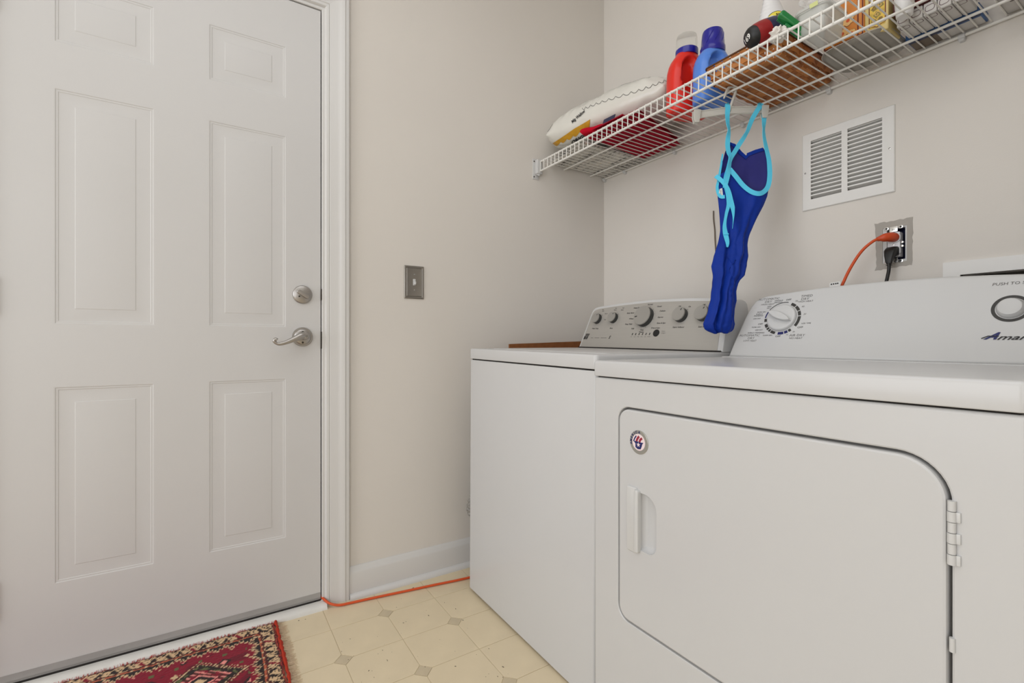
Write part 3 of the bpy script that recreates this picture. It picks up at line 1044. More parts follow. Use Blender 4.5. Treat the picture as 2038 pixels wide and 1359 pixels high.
mb.ribbon([at(DC, (p0[0], p0[1] - 0.004), 0.0011), at(DC, (p0[0] + 0.010, p0[1] + 0.0015), 0.0011), at(DC, (p0[0] + 0.026, p0[1] + 0.001), 0.0011)], DC[3], 0.0018, 0.0003, 1)
mb.build('brand_lettering', [M['navy_ink'], M['ink']], dcon, smooth=0)
c = dz(1.502, 0.998)
f = frame(at(DC, c, 0), DC[1], DC[2])
mb = LMB(Do)
arcband(mb, f, 0, 360, 0.0240, 0.0300, 0.0005, 0, 48)
mb.build('button_ring', M['ring'], dcon, smooth=0)
mb = LMB(Do)
mb.lathe([(0.0225, 0.0), (0.0220, 0.004), (0.0195, 0.010), (0.0180, 0.0125), (0.015, 0.0135), (0, 0.0125)], 40, f)
mb.build('start_button', M['plastic_white'], dcon)

# ================================================================== WIRE SHELF
SLOPE = 0.0075
ws = thing('wire_shelf', 'white wire wall shelf with front lip, above the washer and dryer', 'shelf', (0, 0, 1.7505))
ws.rotation_euler = (0, math.atan(SLOPE), 0)
dk_z = lambda x: 1.7505 - SLOPE * x          # top of the deck
LEN = 1.692
PITCH = 0.02665
FY = -0.408


def rod(name, y, z, r, x0=0.02, x1=LEN):
    mb = MB()
    mb.tube([(x0, y, z), (x1, y, z)], r, 10)
    return mb.build(name, M['wire'], ws)


rod('top_rail', FY, -0.004, 0.0042, 0.018)
rod('low_rail', FY - 0.002, -0.047, 0.0042, 0.018)
rod('support_rod', -0.259, -0.0077, 0.0036, 0.004)
rod('support_rod', -0.095, -0.0075, 0.0036, 0.004)
rod('back_rail', -0.0085, -0.0075, 0.0042, 0.004)
mb = MB()
wp = [(0, -0.006, -0.002), (0, FY + 0.010, -0.002), (0, FY - 0.002, -0.0005), (0, FY - 0.0055, -0.004), (0, FY - 0.0062, -0.048)]
mb.tube(wp, 0.0019, 6)
wire0 = mb.build('wire', M['wire'], ws)
for i in range(int((LEN - 0.03) / PITCH)):
    x = 0.0415 + i * PITCH - 0.0135
    if i == 0:
        wire0.location = (x, 0, 0)
    else:
        copy(wire0, parent=ws, loc=(x, 0, 0))
# end bracket on the left wall
mb = MB()
mb.box((0.0, -0.438, -0.082), (0.004, -0.405, 0.010), bev=0.0012)
mb.box((0.003, -0.428, -0.060), (0.024, -0.398, 0.004), bev=0.003)
mb.tube([(0.003, -0.425, -0.055), (0.020, -0.412, -0.066)], 0.004, 8)
eb = mb.build('end_bracket', M['plastic_white'], ws)
for z in (-0.002, -0.072):
    mb = MB()
    mb.lathe([(0.0032, 0.003), (0.003, 0.0055), (0, 0.0058)], 10, frame((0, -0.432, z), (0, 1, 0), (0, 0, 1)))
    mb.build('screw', M['dark_metal'], eb)
mb = MB()
fr = frame((0, 0, 0), (1, 0, 0), (0, 0, 1))
prism(mb, rrect(0.013, 0.018, 0.004, 4, 0, -0.013), fr, 0.0, 0.014, 0.003)
mb.tube([(-0.007, -0.0095, -0.009), (0.007, -0.0095, -0.009)], 0.0068, 12)
clip0 = mb.build('wall_clip', M['plastic_white'], ws)
for i, x in enumerate((0.012, 0.150, 0.438, 0.746, 1.037, 1.356, 1.66)):
    if i == 0:
        clip0.location = (x, 0, 0)
    else:
        copy(clip0, parent=ws, loc=(x, 0, 0))

# ================================================================== AIR VENT
av = thing('air_vent', 'white louvred return-air grille on the wall under the shelf', 'vent', (1.0815, 0, 1.4905))
Ao = V((1.0815, 0, 1.4905))
fr = FRW(0, 0, 0)
banks = [(0.981, 1.0715), (1.088, 1.1785)]
BZ0, BZ1 = 1.398, 1.590
mb = LMB(Ao)
plate(mb, rc(VX0 + 0.002, VX1 - 0.002, VZ0 + 0.002, VZ1 - 0.002), [rc(b[0], b[1], BZ0, BZ1) for b in banks], fr, 0.001, 0.0055)
mb.loft([[at(fr, p, 0.0) for p in rc(VX0, VX1, VZ0, VZ1)], [at(fr, p, 0.003) for p in rc(VX0, VX1, VZ0, VZ1)], [at(fr, p, 0.0055) for p in rc(VX0 + 0.002, VX1 - 0.002, VZ0 + 0.002, VZ1 - 0.002)]], 0, False, False)
mb.build('vent_frame', M['vent'], av, smooth=0)
NS = 15
pz = (BZ1 - BZ0) / NS
protos = []
for b in banks:
    mb = MB()
    x0, x1 = b[0] - 0.002 - Ao.x, b[1] + 0.002 - Ao.x
    pr = [(-0.0050, 0.0), (-0.0050, 0.0042), (-0.0035, 0.0048), (0.014, -0.0052), (0.014, -0.0060), (-0.0035, 0.0)]
    mb.loft([[(x0, p[0], p[1]) for p in pr], [(x1, p[0], p[1]) for p in pr]])
    s0 = mb.build('louvre_slat', M['vent'], av, smooth=0)
    for k in range(1, NS + 1):
        z = BZ0 + k * pz - 0.002 - Ao.z
        if k == NS:
            copy(s0, parent=av, loc=(0, 0.0062, z))
        elif k == 1:
            s0.location = (0, 0, z)
        else:
            copy(s0, parent=av, loc=(0, 0, z))
for x, z in ((0.9645, 1.488), (1.1970, 1.492)):
    mb = LMB(Ao)
    mb.lathe([(0.0032, 0.005), (0.003, 0.0068), (0, 0.0072)], 12, frame((x, 0, z), (1, 0, 0), (0, 0, 1)))
    prism(mb, rrect(0.0045, 0.0010, 0.0002, 1), frame((x, 0, z), (1, 0, 1), (-1, 0, 1)), 0.0070, 0.0075, 0, 1)
    mb.build('screw', [M['steel'], M['black']], av)
mb = LMB(Ao)     # sheet-metal box behind
for a, b in (((0.970, 0.10, 1.386), (1.193, 0.104, 1.602)), ((0.970, 0.012, 1.386), (0.975, 0.10, 1.602)), ((1.188, 0.012, 1.386), (1.193, 0.10, 1.602)), ((0.970, 0.012, 1.386), (1.193, 0.10, 1.391)), ((0.970, 0.012, 1.597), (1.193, 0.10, 1.602))):
    mb.box(a, b)
mb.build('duct_box', M['duct'], av, smooth=0)

# ================================================================== OUTLET
eo = thing('electrical_outlet', 'white duplex outlet without a cover plate, in a blue wall box', 'outlet', (1.207, 0, 1.211))
Oo = V((1.207, 0, 1.211))
mb = LMB(Oo)
for a, b in (((OX0, 0.05, OZ0), (OX1, 0.053, OZ1)), ((OX0, 0.016, OZ0), (OX0 + 0.003, 0.05, OZ1)), ((OX1 - 0.003, 0.010, OZ0), (OX1, 0.05, OZ1)), ((OX0, 0.016, OZ0), (OX1, 0.05, OZ0 + 0.003)), ((OX0, 0.016, OZ1 - 0.003), (OX1, 0.05, OZ1))):
    mb.box(a, b)
mb.build('outlet_box', M['boxblue'], eo, smooth=0)
mb = LMB(Oo)
plate(mb, rc(OX0, OX1, OZ0, OZ1), [rc(OX0 + 0.010, OX1 - 0.004, OZ0 + 0.007, OZ1 - 0.004)], FRW(0, 0, 0), -0.014, -0.001)
mb.build('plaster_edge', M['plastic_white'], eo, smooth=0)
fr = FRW(1.205, 0, 1.211)
mb = LMB(Oo)
prism(mb, rrect(0.030, 0.072, 0.003, 3), fr, -0.022, 0.001, 0.001)
for v in (0.0195, -0.0195):
    o2 = rrect(0.034, 0.029, 0.011, 6, 0, v)
    prism(mb, o2, fr, -0.004, 0.0045, 0.0015)
mb.build('receptacle', M['recept'], eo)
for s in (1, -1):
    mb = LMB(Oo)
    prism(mb, rrect(0.020, 0.016, 0.002, 3, 0, s * 0.045), fr, 0.0006, 0.0020, 0.0003)
    for du in (-0.017, 0.017):
        prism(mb, rrect(0.012, 0.009, 0.004, 4, du, s * 0.049), fr, 0.0006, 0.0020, 0.0003)
        mb.lathe([(0.0028, 0.002), (0.0028, 0.0024), (0, 0.0024)], 10, frame(at(fr, (du, s * 0.049), 0), fr[1], fr[2]), 1)
    mb.lathe([(0.0034, 0.0015), (0.0032, 0.0036), (0, 0.004)], 12, frame(at(fr, (0, s * 0.0435), 0), fr[1], fr[2]))
    prism(mb, rrect(0.006, 0.001, 0.0002, 1, 0, s * 0.0435), fr, 0.0038, 0.0042, 0, 1)
    mb.build('yoke', [M['steel'], M['black']], eo)
for v in (0.005, -0.006):
    mb = LMB(Oo)
    mb.lathe([(0.0038, -0.012), (0.0038, -0.002), (0.003, -0.001), (0, -0.0008)], 12, frame(at(fr, (0.0195, v), 0), fr[1], fr[2]))
    mb.build('terminal_screw', M['steel'], eo)
mb = LMB(Oo)
mb.lathe([(0.0022, 0.0010), (0.0022, 0.0022), (0, 0.0024)], 10, fr)
mb.build('centre_screw', M['steel'], eo)

# ================================================================== RECESSED WALL BOX (right)
rb = thing('recessed_wall_box', 'white flanged recessed wall box peeking above the dryer console', 'wall box', (1.476, 0, 1.045))
Ro = V((1.476, 0, 1.045))
mb = LMB(Ro)
fr = FRW(0, 0, 0)
plate(mb, rc(1.317, 1.635, 0.95, 1.142), [rc(UX0, UX1, UZ0, UZ1)], fr, 0.0, 0.0075)
mb.build('flange', M['vent'], rb, smooth=0)
mb = LMB(Ro)
for a, b in (((UX0, 0.075, UZ0), (UX1, 0.078, UZ1)), ((UX0, 0.002, UZ0), (UX0 + 0.003, 0.075, UZ1)), ((UX1 - 0.003, 0.002, UZ0), (UX1, 0.075, UZ1)), ((UX0, 0.002, UZ0), (UX1, 0.075, UZ0 + 0.003)), ((UX0, 0.002, UZ1 - 0.003), (UX1, 0.075, UZ1))):
    mb.box(a, b)
mb.build('box_interior', M['duct'], rb, smooth=0)

# ================================================================== CORDS
ec = thing('extension_cord', 'orange extension cord plugged into the outlet and running along the floor to the door', 'extension cord', (1.205, -0.01, 1.2305))
Eo = V((1.205, -0.01, 1.2305))
pts = [(1.183, -0.044, 1.2265), (1.172, -0.052, 1.220), (1.150, -0.060, 1.198), (1.130, -0.068, 1.163), (1.112, -0.080, 1.115), (1.100, -0.090, 1.06), (1.09, -0.10, 0.9), (1.08, -0.10, 0.5), (1.06, -0.10, 0.12), (1.00, -0.10, 0.02), (0.90, -0.09, 0.0058),
       (0.70, -0.08, 0.0058), (0.40, -0.07, 0.0058), (0.20, -0.075, 0.0058), (0.125, -0.14, 0.0058), (0.115, -0.35, 0.0058), (0.118, -0.60, 0.0058), (0.115, -0.78, 0.0058), (0.108, -0.86, 0.0058), (0.092, -0.96, 0.0058), (0.078, -1.06, 0.0058), (0.066, -1.14, 0.0058), (0.056, -1.21, 0.0058), (0.050, -1.26, 0.0060), (0.046, -1.295, 0.0075), (0.034, -1.322, 0.015), (0.012, -1.338, 0.0245), (-0.02, -1.3455, 0.028)]
mb = LMB(Eo)
mb.tube(smoothpath(pts, 8), 0.0042, 10)
mb.build('cord', M['orange'], ec)
mb = LMB(Eo)
pl = [V((1.2075, -0.006, 1.2310)), V((1.206, -0.016, 1.2310)), V((1.201, -0.028, 1.2305)), V((1.193, -0.036, 1.2290)), V((1.186, -0.041, 1.2275)), V((1.181, -0.045, 1.2255))]
mb.tube(smoothpath(pl, 3), [lerp1(i / 15, [0, 0.25, 0.6, 0.8, 1], [0.0135, 0.0140, 0.0115, 0.0075, 0.0062]) for i in range(16)], 16)
mb.build('plug', M['orange2'], ec)
mb = LMB(Eo)
f = frame((1.094, -0.099, 1.0995), (0.96, -0.25, 0.03), (0, 0, 1))
prism(mb, rrect(0.034, 0.016, 0.001, 2), f, 0, 0.0006, 0, 0)
for k, du in enumerate((-0.011, -0.004, 0.003, 0.009)):
    prism(mb, rrect(0.0045, 0.004, 0.0004, 1, du, 0.003), f, 0.0006, 0.0008, 0, 1)
mb.build('cord_tag', [M['tag'], M['ink']], ec, smooth=0)

pc = thing('power_cord', 'black power cord plugged into the lower outlet socket behind the dryer', 'power cord', (1.205, -0.01, 1.191))
Po = V((1.205, -0.01, 1.191))
mb = LMB(Po)
sec = [((1.2055, -0.006, 1.1905), 0.0145, 0.0135), ((1.2055, -0.014, 1.1900), 0.0150, 0.0135), ((1.2055, -0.024, 1.1850), 0.0145, 0.0120), ((1.2055, -0.030, 1.1740), 0.0115, 0.0090), ((1.205, -0.032, 1.1620), 0.0085, 0.0070), ((1.205, -0.032, 1.1550), 0.0075, 0.0065)]
rings = []
for i, (c, a, b) in enumerate(sec):
    t = (V(sec[min(i + 1, 5)][0]) - V(sec[max(i - 1, 0)][0])).normalized()
    sd = V((1, 0, 0))
    up = sd.cross(t).normalized()
    rings.append([V(c) + sd * p[0] + up * p[1] for p in rrect(2 * a, 2 * b, min(a, b) * 0.45, 4)])
mb.loft(rings)
for k in range(3):
    mb.tube([(1.205, -0.032, 1.1585 - k * 0.0042), (1.205, -0.032, 1.1565 - k * 0.0042)], 0.0072, 12)
mb.build('plug', M['black'], pc)
mb = LMB(Po)
mb.tube(smoothpath([(1.205, -0.032, 1.157), (1.2045, -0.0325, 1.135), (1.202, -0.036, 1.112), (1.198, -0.044, 1.075), (1.195, -0.07, 0.98), (1.20, -0.09, 0.7), (1.22, -0.10, 0.3), (1.23, -0.12, 0.15)], 6), 0.0046, 10)
mb.build('cord', M['black'], pc)

mb = MB()
mb.tube(smoothpath([(0.620, -0.003, 1.444), (0.6215, -0.0045, 1.41), (0.6255, -0.003, 1.37), (0.628, -0.0045, 1.33), (0.632, -0.003, 1.25), (0.634, -0.003, 1.14)], 5), 0.0024, 6)
tag(mb.build('wall_wire', M['tancard'], None), 'thin dark wire sticking up the wall behind the hanging swimsuit', 'wire')

# cardboard sheet between washer and left wall
mb = MB()
rings = []
for yy, zt in ((-0.605, 0.9190), (-0.55, 0.9210), (-0.45, 0.9235), (-0.36, 0.9265), (-0.20, 0.931)):
    rings.append([(0.062, yy, 0.0), (0.068, yy, 0.0), (0.068, yy, zt), (0.062, yy, zt)])
mb.loft(rings)
for p in ():
    pass
tag(mb.build('cardboard_sheet', M['cardboard'], None, smooth=0), 'brown cardboard sheet standing between the washing machine and left wall', 'cardboard')

# hose behind washer's left edge
mb = MB()
path = smoothpath([(0.15, -0.10, 0.30), (0.125, -0.30, 0.25), (0.118, -0.55, 0.20), (0.114, -0.73, 0.215), (0.110, -0.795, 0.250), (0.110, -0.803, 0.290), (0.112, -0.765, 0.335), (0.118, -0.60, 0.38), (0.125, -0.30, 0.50), (0.15, -0.12, 0.70)], 10)
mb.tube(path, [0.021 + 0.0025 * sin(i * 2.1) for i in range(len(path))], 12)
tag(mb.build('drain_hose', M['hose'], None), 'grey mottled hose bulging out past the washing machine near the baseboard', 'hose')

# crumbs
mb = MB()
random.seed(5)
for k in range(70):
    x, y = random.uniform(0.05, 0.75), random.uniform(-1.48, -0.9)
    if k < 40:
        x, y = random.uniform(0.25, 0.75), random.uniform(-1.35, -0.95)
    s = random.choice([0.0004, 0.0005, 0.0007, 0.0009])
    a = random.uniform(0, pi)
    l = s * random.choice([1, 1, 2.5, 4])
    c, d = cos(a), sin(a)
    mb.loft([[(x + c * u - d * v, y + d * u + c * v, 0.0001) for u, v in ((l, s), (-l, s), (-l, -s), (l, -s))], [(x + c * u * .6 - d * v * .6, y + d * u * .6 + c * v * .6, 0.0001 + s) for u, v in ((l, s), (-l, s), (-l, -s), (l, -s))]])
o = mb.build('crumbs', M['crumb'], None, smooth=0)
tag(stuff(o), 'dark crumbs and lint scattered over the cream vinyl floor', 'crumbs')

# ================================================================== RUG
def rug():
    x0, x1, y1, y0 = 0.037, 0.64, -1.498, -2.42
    nx, ny = 190, 290
    root = thing('rug', 'red patterned oriental rug with cream fringe, in front of the door', 'rug', (x0, y1, 0))
    crim, dark, cream, brown = srgb(134, 14, 40), srgb(42, 28, 26), srgb(214, 180, 140), srgb(84, 34, 30)
    pink, green, rust, deep = srgb(240, 150, 140), srgb(96, 98, 60), srgb(190, 96, 66), srgb(108, 14, 34)
    L, Wd = y1 - y0, x1 - x0

    def tri(t):
        t = t % 1
        return abs(2 * t - 1)

    def leaf(s, d, wd, per, seed):
        """main border: cream ground, dark leaves and zigzag stems, now and then red"""
        k = math.floor(s / per)
        t = s / per - k
        v = d / wd
        z = tri(s / per)
        if abs(v - (0.15 + 0.7 * z)) < 0.10:
            return cream
        q = (t - 0.5) * (1 if k % 2 else -1)
        if abs(q + (v - 0.5) * 0.8) < 0.20 + 0.05 * sin(k * 3.1) and 0.12 < v < 0.9:
            return dark if (k + seed) % 4 else crim
        if abs((t + v * 0.6) % 1 - 0.85) < 0.09 and v > 0.2:
            return brown if k % 3 else dark
        if v < 0.10 or v > 0.93:
            return brown
        return cream if noise.noise(V((s * 160, d * 160, seed))) > -0.15 else dark

    def colour(sx, sy):
        # sx: from wall-side long edge, sy: from the fringed right end
        d = min(sx, Wd - sx)
        e = sy
        if min(d, e) < 0.006:
            return rust if noise.noise(V((sx * 200, sy * 200, 0))) > 0 else crim
        if d < e * 1.02:
            a, s = d, sy
        else:
            a, s = e, sx
        if a < 0.044:
            return leaf(s, a - 0.006, 0.038, 0.030, 1)
        if a < 0.0475:
            return brown
        if a < 0.053:
            return rust if int(s / 0.006) % 5 else cream
        if a < 0.086:
            # reciprocal latch-hook band
            v = (a - 0.053) / 0.033
            z = 0.25 + 0.5 * tri(s / 0.040)
            zz = z + 0.12 * (1 if int(s / 0.005) % 2 else -1)
            if abs(v - zz) < 0.11:
                return cream
            return dark if v < zz else crim
        # field with stepped medallions
        fx, fy = (sx - 0.205 + 0.11) % 0.22 - 0.11, (sy - 0.205 + 0.16) % 0.32 - 0.16
        m = abs(fx) / 0.100 + abs(fy) / 0.125
        st = m + 0.05 * (1 if int((sx + sy) / 0.008) % 2 else -1) * (1 if 0.8 < m < 1.1 else 0)
        if st < 0.16:
            return cream
        if st < 0.30:
            return dark
        if st < 0.36:
            return pink
        if st < 0.62:
            if abs(((fx + fy) / 0.02) % 1 - 0.5) < 0.17:
                return pink if m > 0.45 else crim
            return brown if noise.noise(V((sx * 60, sy * 60, 3))) < 0.1 else crim
        if st < 0.80:
            return dark if noise.noise(V((sx * 70, sy * 70, 7))) < 0.25 else green
        if st < 0.94:
            return cream if int((fx - fy) / 0.007) % 2 else brown
        # flowers
        gx, gy = (sx + 0.012) / 0.062, (sy + 0.02 * (int((sx + 0.012) / 0.062) % 2)) / 0.058
        ix, iy = math.floor(gx), math.floor(gy)
        ux, uy = (gx - ix - 0.5), (gy - iy - 0.5)
        if abs(ux) + abs(uy) < 0.16:
            return pink if (ix + iy) % 3 else cream
        if abs(ux) + abs(uy) < 0.30 and (ix + 2 * iy) % 3 == 0:
            return dark
        if max(abs(ux - 0.4), abs(uy - 0.3)) < 0.09:
            return green
        return crim if noise.noise(V((sx * 25, sy * 25, 5))) > -0.15 else deep

    vs, fs, cols_ = [], [], []
    for i in range(nx + 1):
        for j in range(ny + 1):
            u, v = i / nx, j / ny
            sx, sy = u * Wd, v * L
            wob = 0.004 * noise.noise(V((sx * 9, sy * 7, 2))) + 0.0015 * noise.noise(V((sx * 60, sy * 60, 2)))
            ed = min(i, nx - i, j, ny - j)
            z = 0.0095 + 0.0014 * noise.noise(V((sx * 260, sy * 260, 1))) + 0.0015 * noise.noise(V((sx * 6, sy * 6, 9)))
            if ed == 0:
                z = 0.004
            elif ed == 1:
                z -= 0.002
            vs.append((sx + wob * (1 if 0 < i < nx else 0.6), -sy + wob * 1.2, z))
            c = colour(max(0, min(Wd, sx + 0.0022 * noise.noise(V((sx * 90, sy * 90, 20))))), max(0, sy + 0.0022 * noise.noise(V((sx * 90, sy * 90, 31)))))
            k = 1 + 0.22 * noise.noise(V((sx * 320, sy * 320, 12)))
            cols_.append((c[0] * k, c[1] * k, c[2] * k, 1))
    n0 = len(vs)
    for i in range(nx):
        for j in range(ny):
            a = i * (ny + 1) + j
            fs.append((a, a + 1, a + ny + 2, a + ny + 1))
    me = bpy.data.meshes.new('pile')
    me.from_pydata(vs, [], fs)
    at_ = me.color_attributes.new('knots', 'FLOAT_COLOR', 'POINT')
    at_.data.foreach_set('color', [x for c in cols_ for x in c])
    m = mat('rug_wool', (150, 20, 40), 0.95, sheen=0.15, spec=0.15)
    b = m.node_tree.nodes['Principled BSDF']
    ca = m.node_tree.nodes.new('ShaderNodeVertexColor')
    ca.layer_name = 'knots'
    m.node_tree.links.new(ca.outputs[0], b.inputs['Base Color'])
    me.materials.append(m)
    me.polygons.foreach_set('use_smooth', [True] * len(me.polygons))
    o = bpy.data.objects.new('pile', me)
    COL.objects.link(o)
    o.parent = root
    mb = MB()      # underside so the rug has thickness
    mb.box((0.003, -L + 0.003, 0.0005), (Wd - 0.003, -0.003, 0.0045))
    mb.build('backing', M['fringe'], root, smooth=0)
    # rust binding along the fringed end
    mb = MB()
    random.seed(4)
    path = [(u * Wd / 60, 0.004 + 0.003 * noise.noise(V((u * 0.5, 0, 4))), 0.0075 + random.uniform(-0.001, 0.001)) for u in range(-1, 61)]
    mb.tube(path, [0.0046 + random.uniform(-0.0012, 0.0012) for _ in path], 8)
    mb.build('binding', M['binding'], root)
    mb = MB()
    for k in range(800):
        x = random.uniform(-0.004, Wd)
        l = random.uniform(0.010, 0.034)
        dx = random.uniform(-0.010, 0.010)
        mb.tube([(x, 0.004, 0.005), (x + dx * 0.5, 0.004 + l * 0.5, 0.003), (x + dx, 0.004 + l, 0.0012)], [0.0007, 0.0006, 0.0003], 3)
    stuff(mb.build('fringe', M['fringe'], root))
    mb = MB()
    for k in range(360):       # stray pile along the wall-side edge
        y = -random.uniform(0, L)
        mb.tube([(0.004, y, 0.007), (0.001 - random.uniform(0, 0.003), y + random.uniform(-0.004, 0.004), 0.010 + random.uniform(0, 0.004))], [0.0007, 0.0003], 3)
    stuff(mb.build('edge_tufts', M['binding'], root))


rug()

# ================================================================== THINGS ON THE SHELF
def slab(mb, quad, z0, z1, n=22, r=0.4, amp=0.002, seed=0.0, mi=0, bulge=0.0, jag_=0.006, freq=16):
    """soft flat thing over a quad (a,b,c,d in xy), rounded edges, wobbly top and outline"""
    a, b, c, d = [V((p[0], p[1])) for p in quad]
    grid_t, grid_b = [], []
    for i in range(n + 1):
        for j in range(n + 1):
            u, v = i / n, j / n
            p = (a * (1 - u) + b * u) * (1 - v) + (d * (1 - u) + c * u) * v
            e = min(u, 1 - u, v, 1 - v) * 2
            k = min(1.0, (e / r)) if r else 1
            k = math.sqrt(max(0, 1 - (1 - k) ** 2))
            if e < 1e-6 or True:
                w1 = noise.noise(V((p.x * freq, p.y * freq, seed)))
                w2 = noise.noise(V((p.x * freq, p.y * freq, seed + 9)))
                p = p + V((w1, w2)) * jag_
            zz = noise.noise(V((p.x * 40, p.y * 40, seed + 3))) + 0.5 * noise.noise(V((p.x * 90, p.y * 90, seed + 5)))
            h = (z1 - z0) * k + bulge * k * (1 - (2 * u - 1) ** 2) * (1 - (2 * v - 1) ** 2)
            sh = SLOPE * p.x
            grid_t.append((p.x, p.y, z0 - sh + max(0.0006, h * 0.9 + amp * zz * k + 0.1 * h)))
            grid_b.append((p.x, p.y, z0 - sh + amp * 0.4 * (zz + 1.5) * 0.4))
    m_ = n + 1
    fs = []
    for i in range(n):
        for j in range(n):
            q = i * m_ + j
            fs.append((q, q + 1, q + m_ + 1, q + m_))
    k0 = len(grid_t)
    fb = [tuple(x + k0 for x in reversed(f)) for f in fs]
    bd = [i * m_ for i in range(m_)] + [n * m_ + j for j in range(1, m_)] + [i * m_ + n for i in range(n - 1, -1, -1)] + [j for j in range(n - 1, 0, -1)]
    side = [(bd[i], bd[(i + 1) % len(bd)], bd[(i + 1) % len(bd)] + k0, bd[i] + k0) for i in range(len(bd))]
    mb.add(grid_t + grid_b, fs + fb + side, mi)
    return mb


DK = 1.7508
# --- printed bag, flat on the deck in the corner
mb = MB()
slab(mb, [(0.012, -0.345), (0.275, -0.375), (0.285, -0.012), (0.014, -0.012)], DK, DK + 0.030, 30, 0.5, 0.006, 4.0, freq=30, jag_=0.005)
tag(mb.build('printed_bag', M['printed'], None, smooth=25), 'crumpled printed plastic bag lying flat on the shelf in the corner', 'bag')
# --- maroon cloth
mc = thing('folded_cloth', 'folded maroon cloth under the white inflated bag on the wire shelf', 'cloth', (0.44, -0.2, DK))
mb = LMB((0.44, -0.2, DK))
slab(mb, [(0.325, -0.385), (0.592, -0.392), (0.485, -0.030), (0.292, -0.038)], DK, DK + 0.014, 20, 0.14, 0.0015, 1.0)
slab(mb, [(0.318, -0.390), (0.585, -0.385), (0.492, -0.040), (0.298, -0.045)], DK + 0.013, DK + 0.027, 20, 0.14, 0.0015, 2.0)
slab(mb, [(0.300, -0.388), (0.50, -0.380), (0.46, -0.060), (0.305, -0.055)], DK + 0.026, DK + 0.041, 20, 0.14, 0.0015, 3.0)
mb.build('cloth', M['maroon'], mc, smooth=60)
mb = LMB((0.44, -0.2, DK))
prof = []
for q in range(14):
    a = pi / 2 + pi * q / 13
    prof.append((0.012 * cos(a) * 1.3, 0.0125 * sin(a)))
prof += [(0.080, -0.0125), (0.080, -0.002), (0.012, -0.001), (0.006, 0.0005), (0.012, 0.002), (0.080, 0.003), (0.080, 0.0125)]
rings = []
for q in range(25):
    t = q / 24
    x = 0.296 + 0.190 * t
    k = 1 - 0.35 * t + 0.06 * sin(t * 17)
    yy = -0.392 + 0.085 * t
    rings.append([(x - 0.30 * p[0] - (0.010 * (1 - abs(p[1]) / 0.0125) if q == 0 else 0), yy + p[0] + 0.002 * sin(t * 9), DK - SLOPE * x + 0.034 + p[1] * k + 0.001 * sin(t * 23)) for p in prof])
mb.loft(rings)
mb.build('folded_edge', M['crimson'], mc, smooth=50)
mb = LMB((0.44, -0.2, DK))
f = frame((0.395, -0.345, DK + 0.056), (0.97, 0.1, 0.02), (0.02, 0.35, 0.94))
prism(mb, rrect(0.058, 0.022, 0.001, 2), f, 0, 0.002)
lb = mb.build('label_tab', M['cannavy'], mc, smooth=0)
lb['label'] = 'dark navy label tab'


# --- white inflated bag
def pillow():
    c = V((0.298, -0.215, 1.860))
    A = V((0.955, 0.270, 0.050)).normalized()
    B = Z.cross(A).normalized()
    Cc = A.cross(B).normalized()
    hl, hw, hh_ = 0.290, 0.142, 0.100
    nu, nv = 80, 60
    vs, fs = [], []

    def pos(a, b, top):
        # a,b in -1..1, rounded rectangle plan
        k = 0.06
        u = a * (1 - k * b * b * b * b)
        v = b * (1 - k * 1.4 * a * a * a * a)
        t = max(0, 1 - abs(a) ** 4.5) ** 0.5 * max(0, 1 - abs(b) ** 3.4) ** 0.5
        h = hh_ * t
        p = V((u * hl, v * hw, 0))
        nz = noise.noise(V((a * 3.2, b * 2.6, 3 if top else 8))) * 0.013 + noise.noise(V((a * 9, b * 7, 5))) * 0.0045
        # radial creases at the seams
        ed = max(abs(a), abs(b))
        ang = math.atan2(b * hw, a * hl)
        nz += 0.004 * sin(ang * 42) * max(0, ed - 0.55) * 2.0 * t ** 0.3 * 1.2
        zt = h + nz * t ** 0.5
        # ridge near the top rear
        if top:
            zt += 0.018 * math.exp(-((a + 0.1) / 0.35) ** 2 - ((b - 0.35) / 0.35) ** 2)
        p.z = zt if top else -h * 0.60 + nz * 0.5 * t ** 0.5
        p.z += 0.010 * noise.noise(V((a * 4, b * 4, 1))) * (1 - t)
        q = c + A * p.x + B * p.y + Cc * p.z
        return q

    for top in (True, False):
        for i in range(nu + 1):
            for j in range(nv + 1):
                a, b = -1 + 2 * i / nu, -1 + 2 * j / nv
                a = sin(a * pi / 2)
                b = sin(b * pi / 2)
                q = pos(a, b, top)
                q.x = max(q.x, 0.004)
                q.y = min(q.y, -0.004)
                vs.append(q)
    m_ = nv + 1
    K = (nu + 1) * m_
    for i in range(nu):
        for j in range(nv):
            q = i * m_ + j
            fs.append((q, q + m_, q + m_ + 1, q + 1))
            fs.append((K + q, K + q + 1, K + q + m_ + 1, K + q + m_))
    return vs, fs, c


pv, pf, pcen = pillow()
ib = thing('inflated_bag', 'white inflated plastic bag with gold scallops and black print, on the shelf corner', 'bag', pcen)
mb = LMB(pcen)
mb.add(pv, pf)
bm = bmesh.new()
ob = mb.build('bag_film', M['bag'], ib, smooth=60)
bm.from_mesh(ob.data)
bmesh.ops.remove_doubles(bm, verts=bm.verts[:], dist=0.0004)
bmesh.ops.recalc_face_normals(bm, faces=bm.faces[:])
bm.to_mesh(ob.data)
bm.free()
tree = BVHTree.FromPolygons([tuple(p) for p in pv], pf)
# print on the bag, dropped onto its surface along one fixed direction (the bag's front)
BU = V((0.536, 0.844, 0.0))
BN = V((0.844, -0.536, -0.35)).normalized()
BV = BN.cross(BU).normalized()


def drop(p, off=0.0012):
    o = pcen + BU * p[0] + BV * p[1] + BN * 0.6
    h = tree.ray_cast(o, -BN)
    if h[0] is None:
        return None
    nrm = h[1]
    if nrm.dot(BN) < 0:
        nrm = -nrm
    return h[0] + nrm * off, nrm


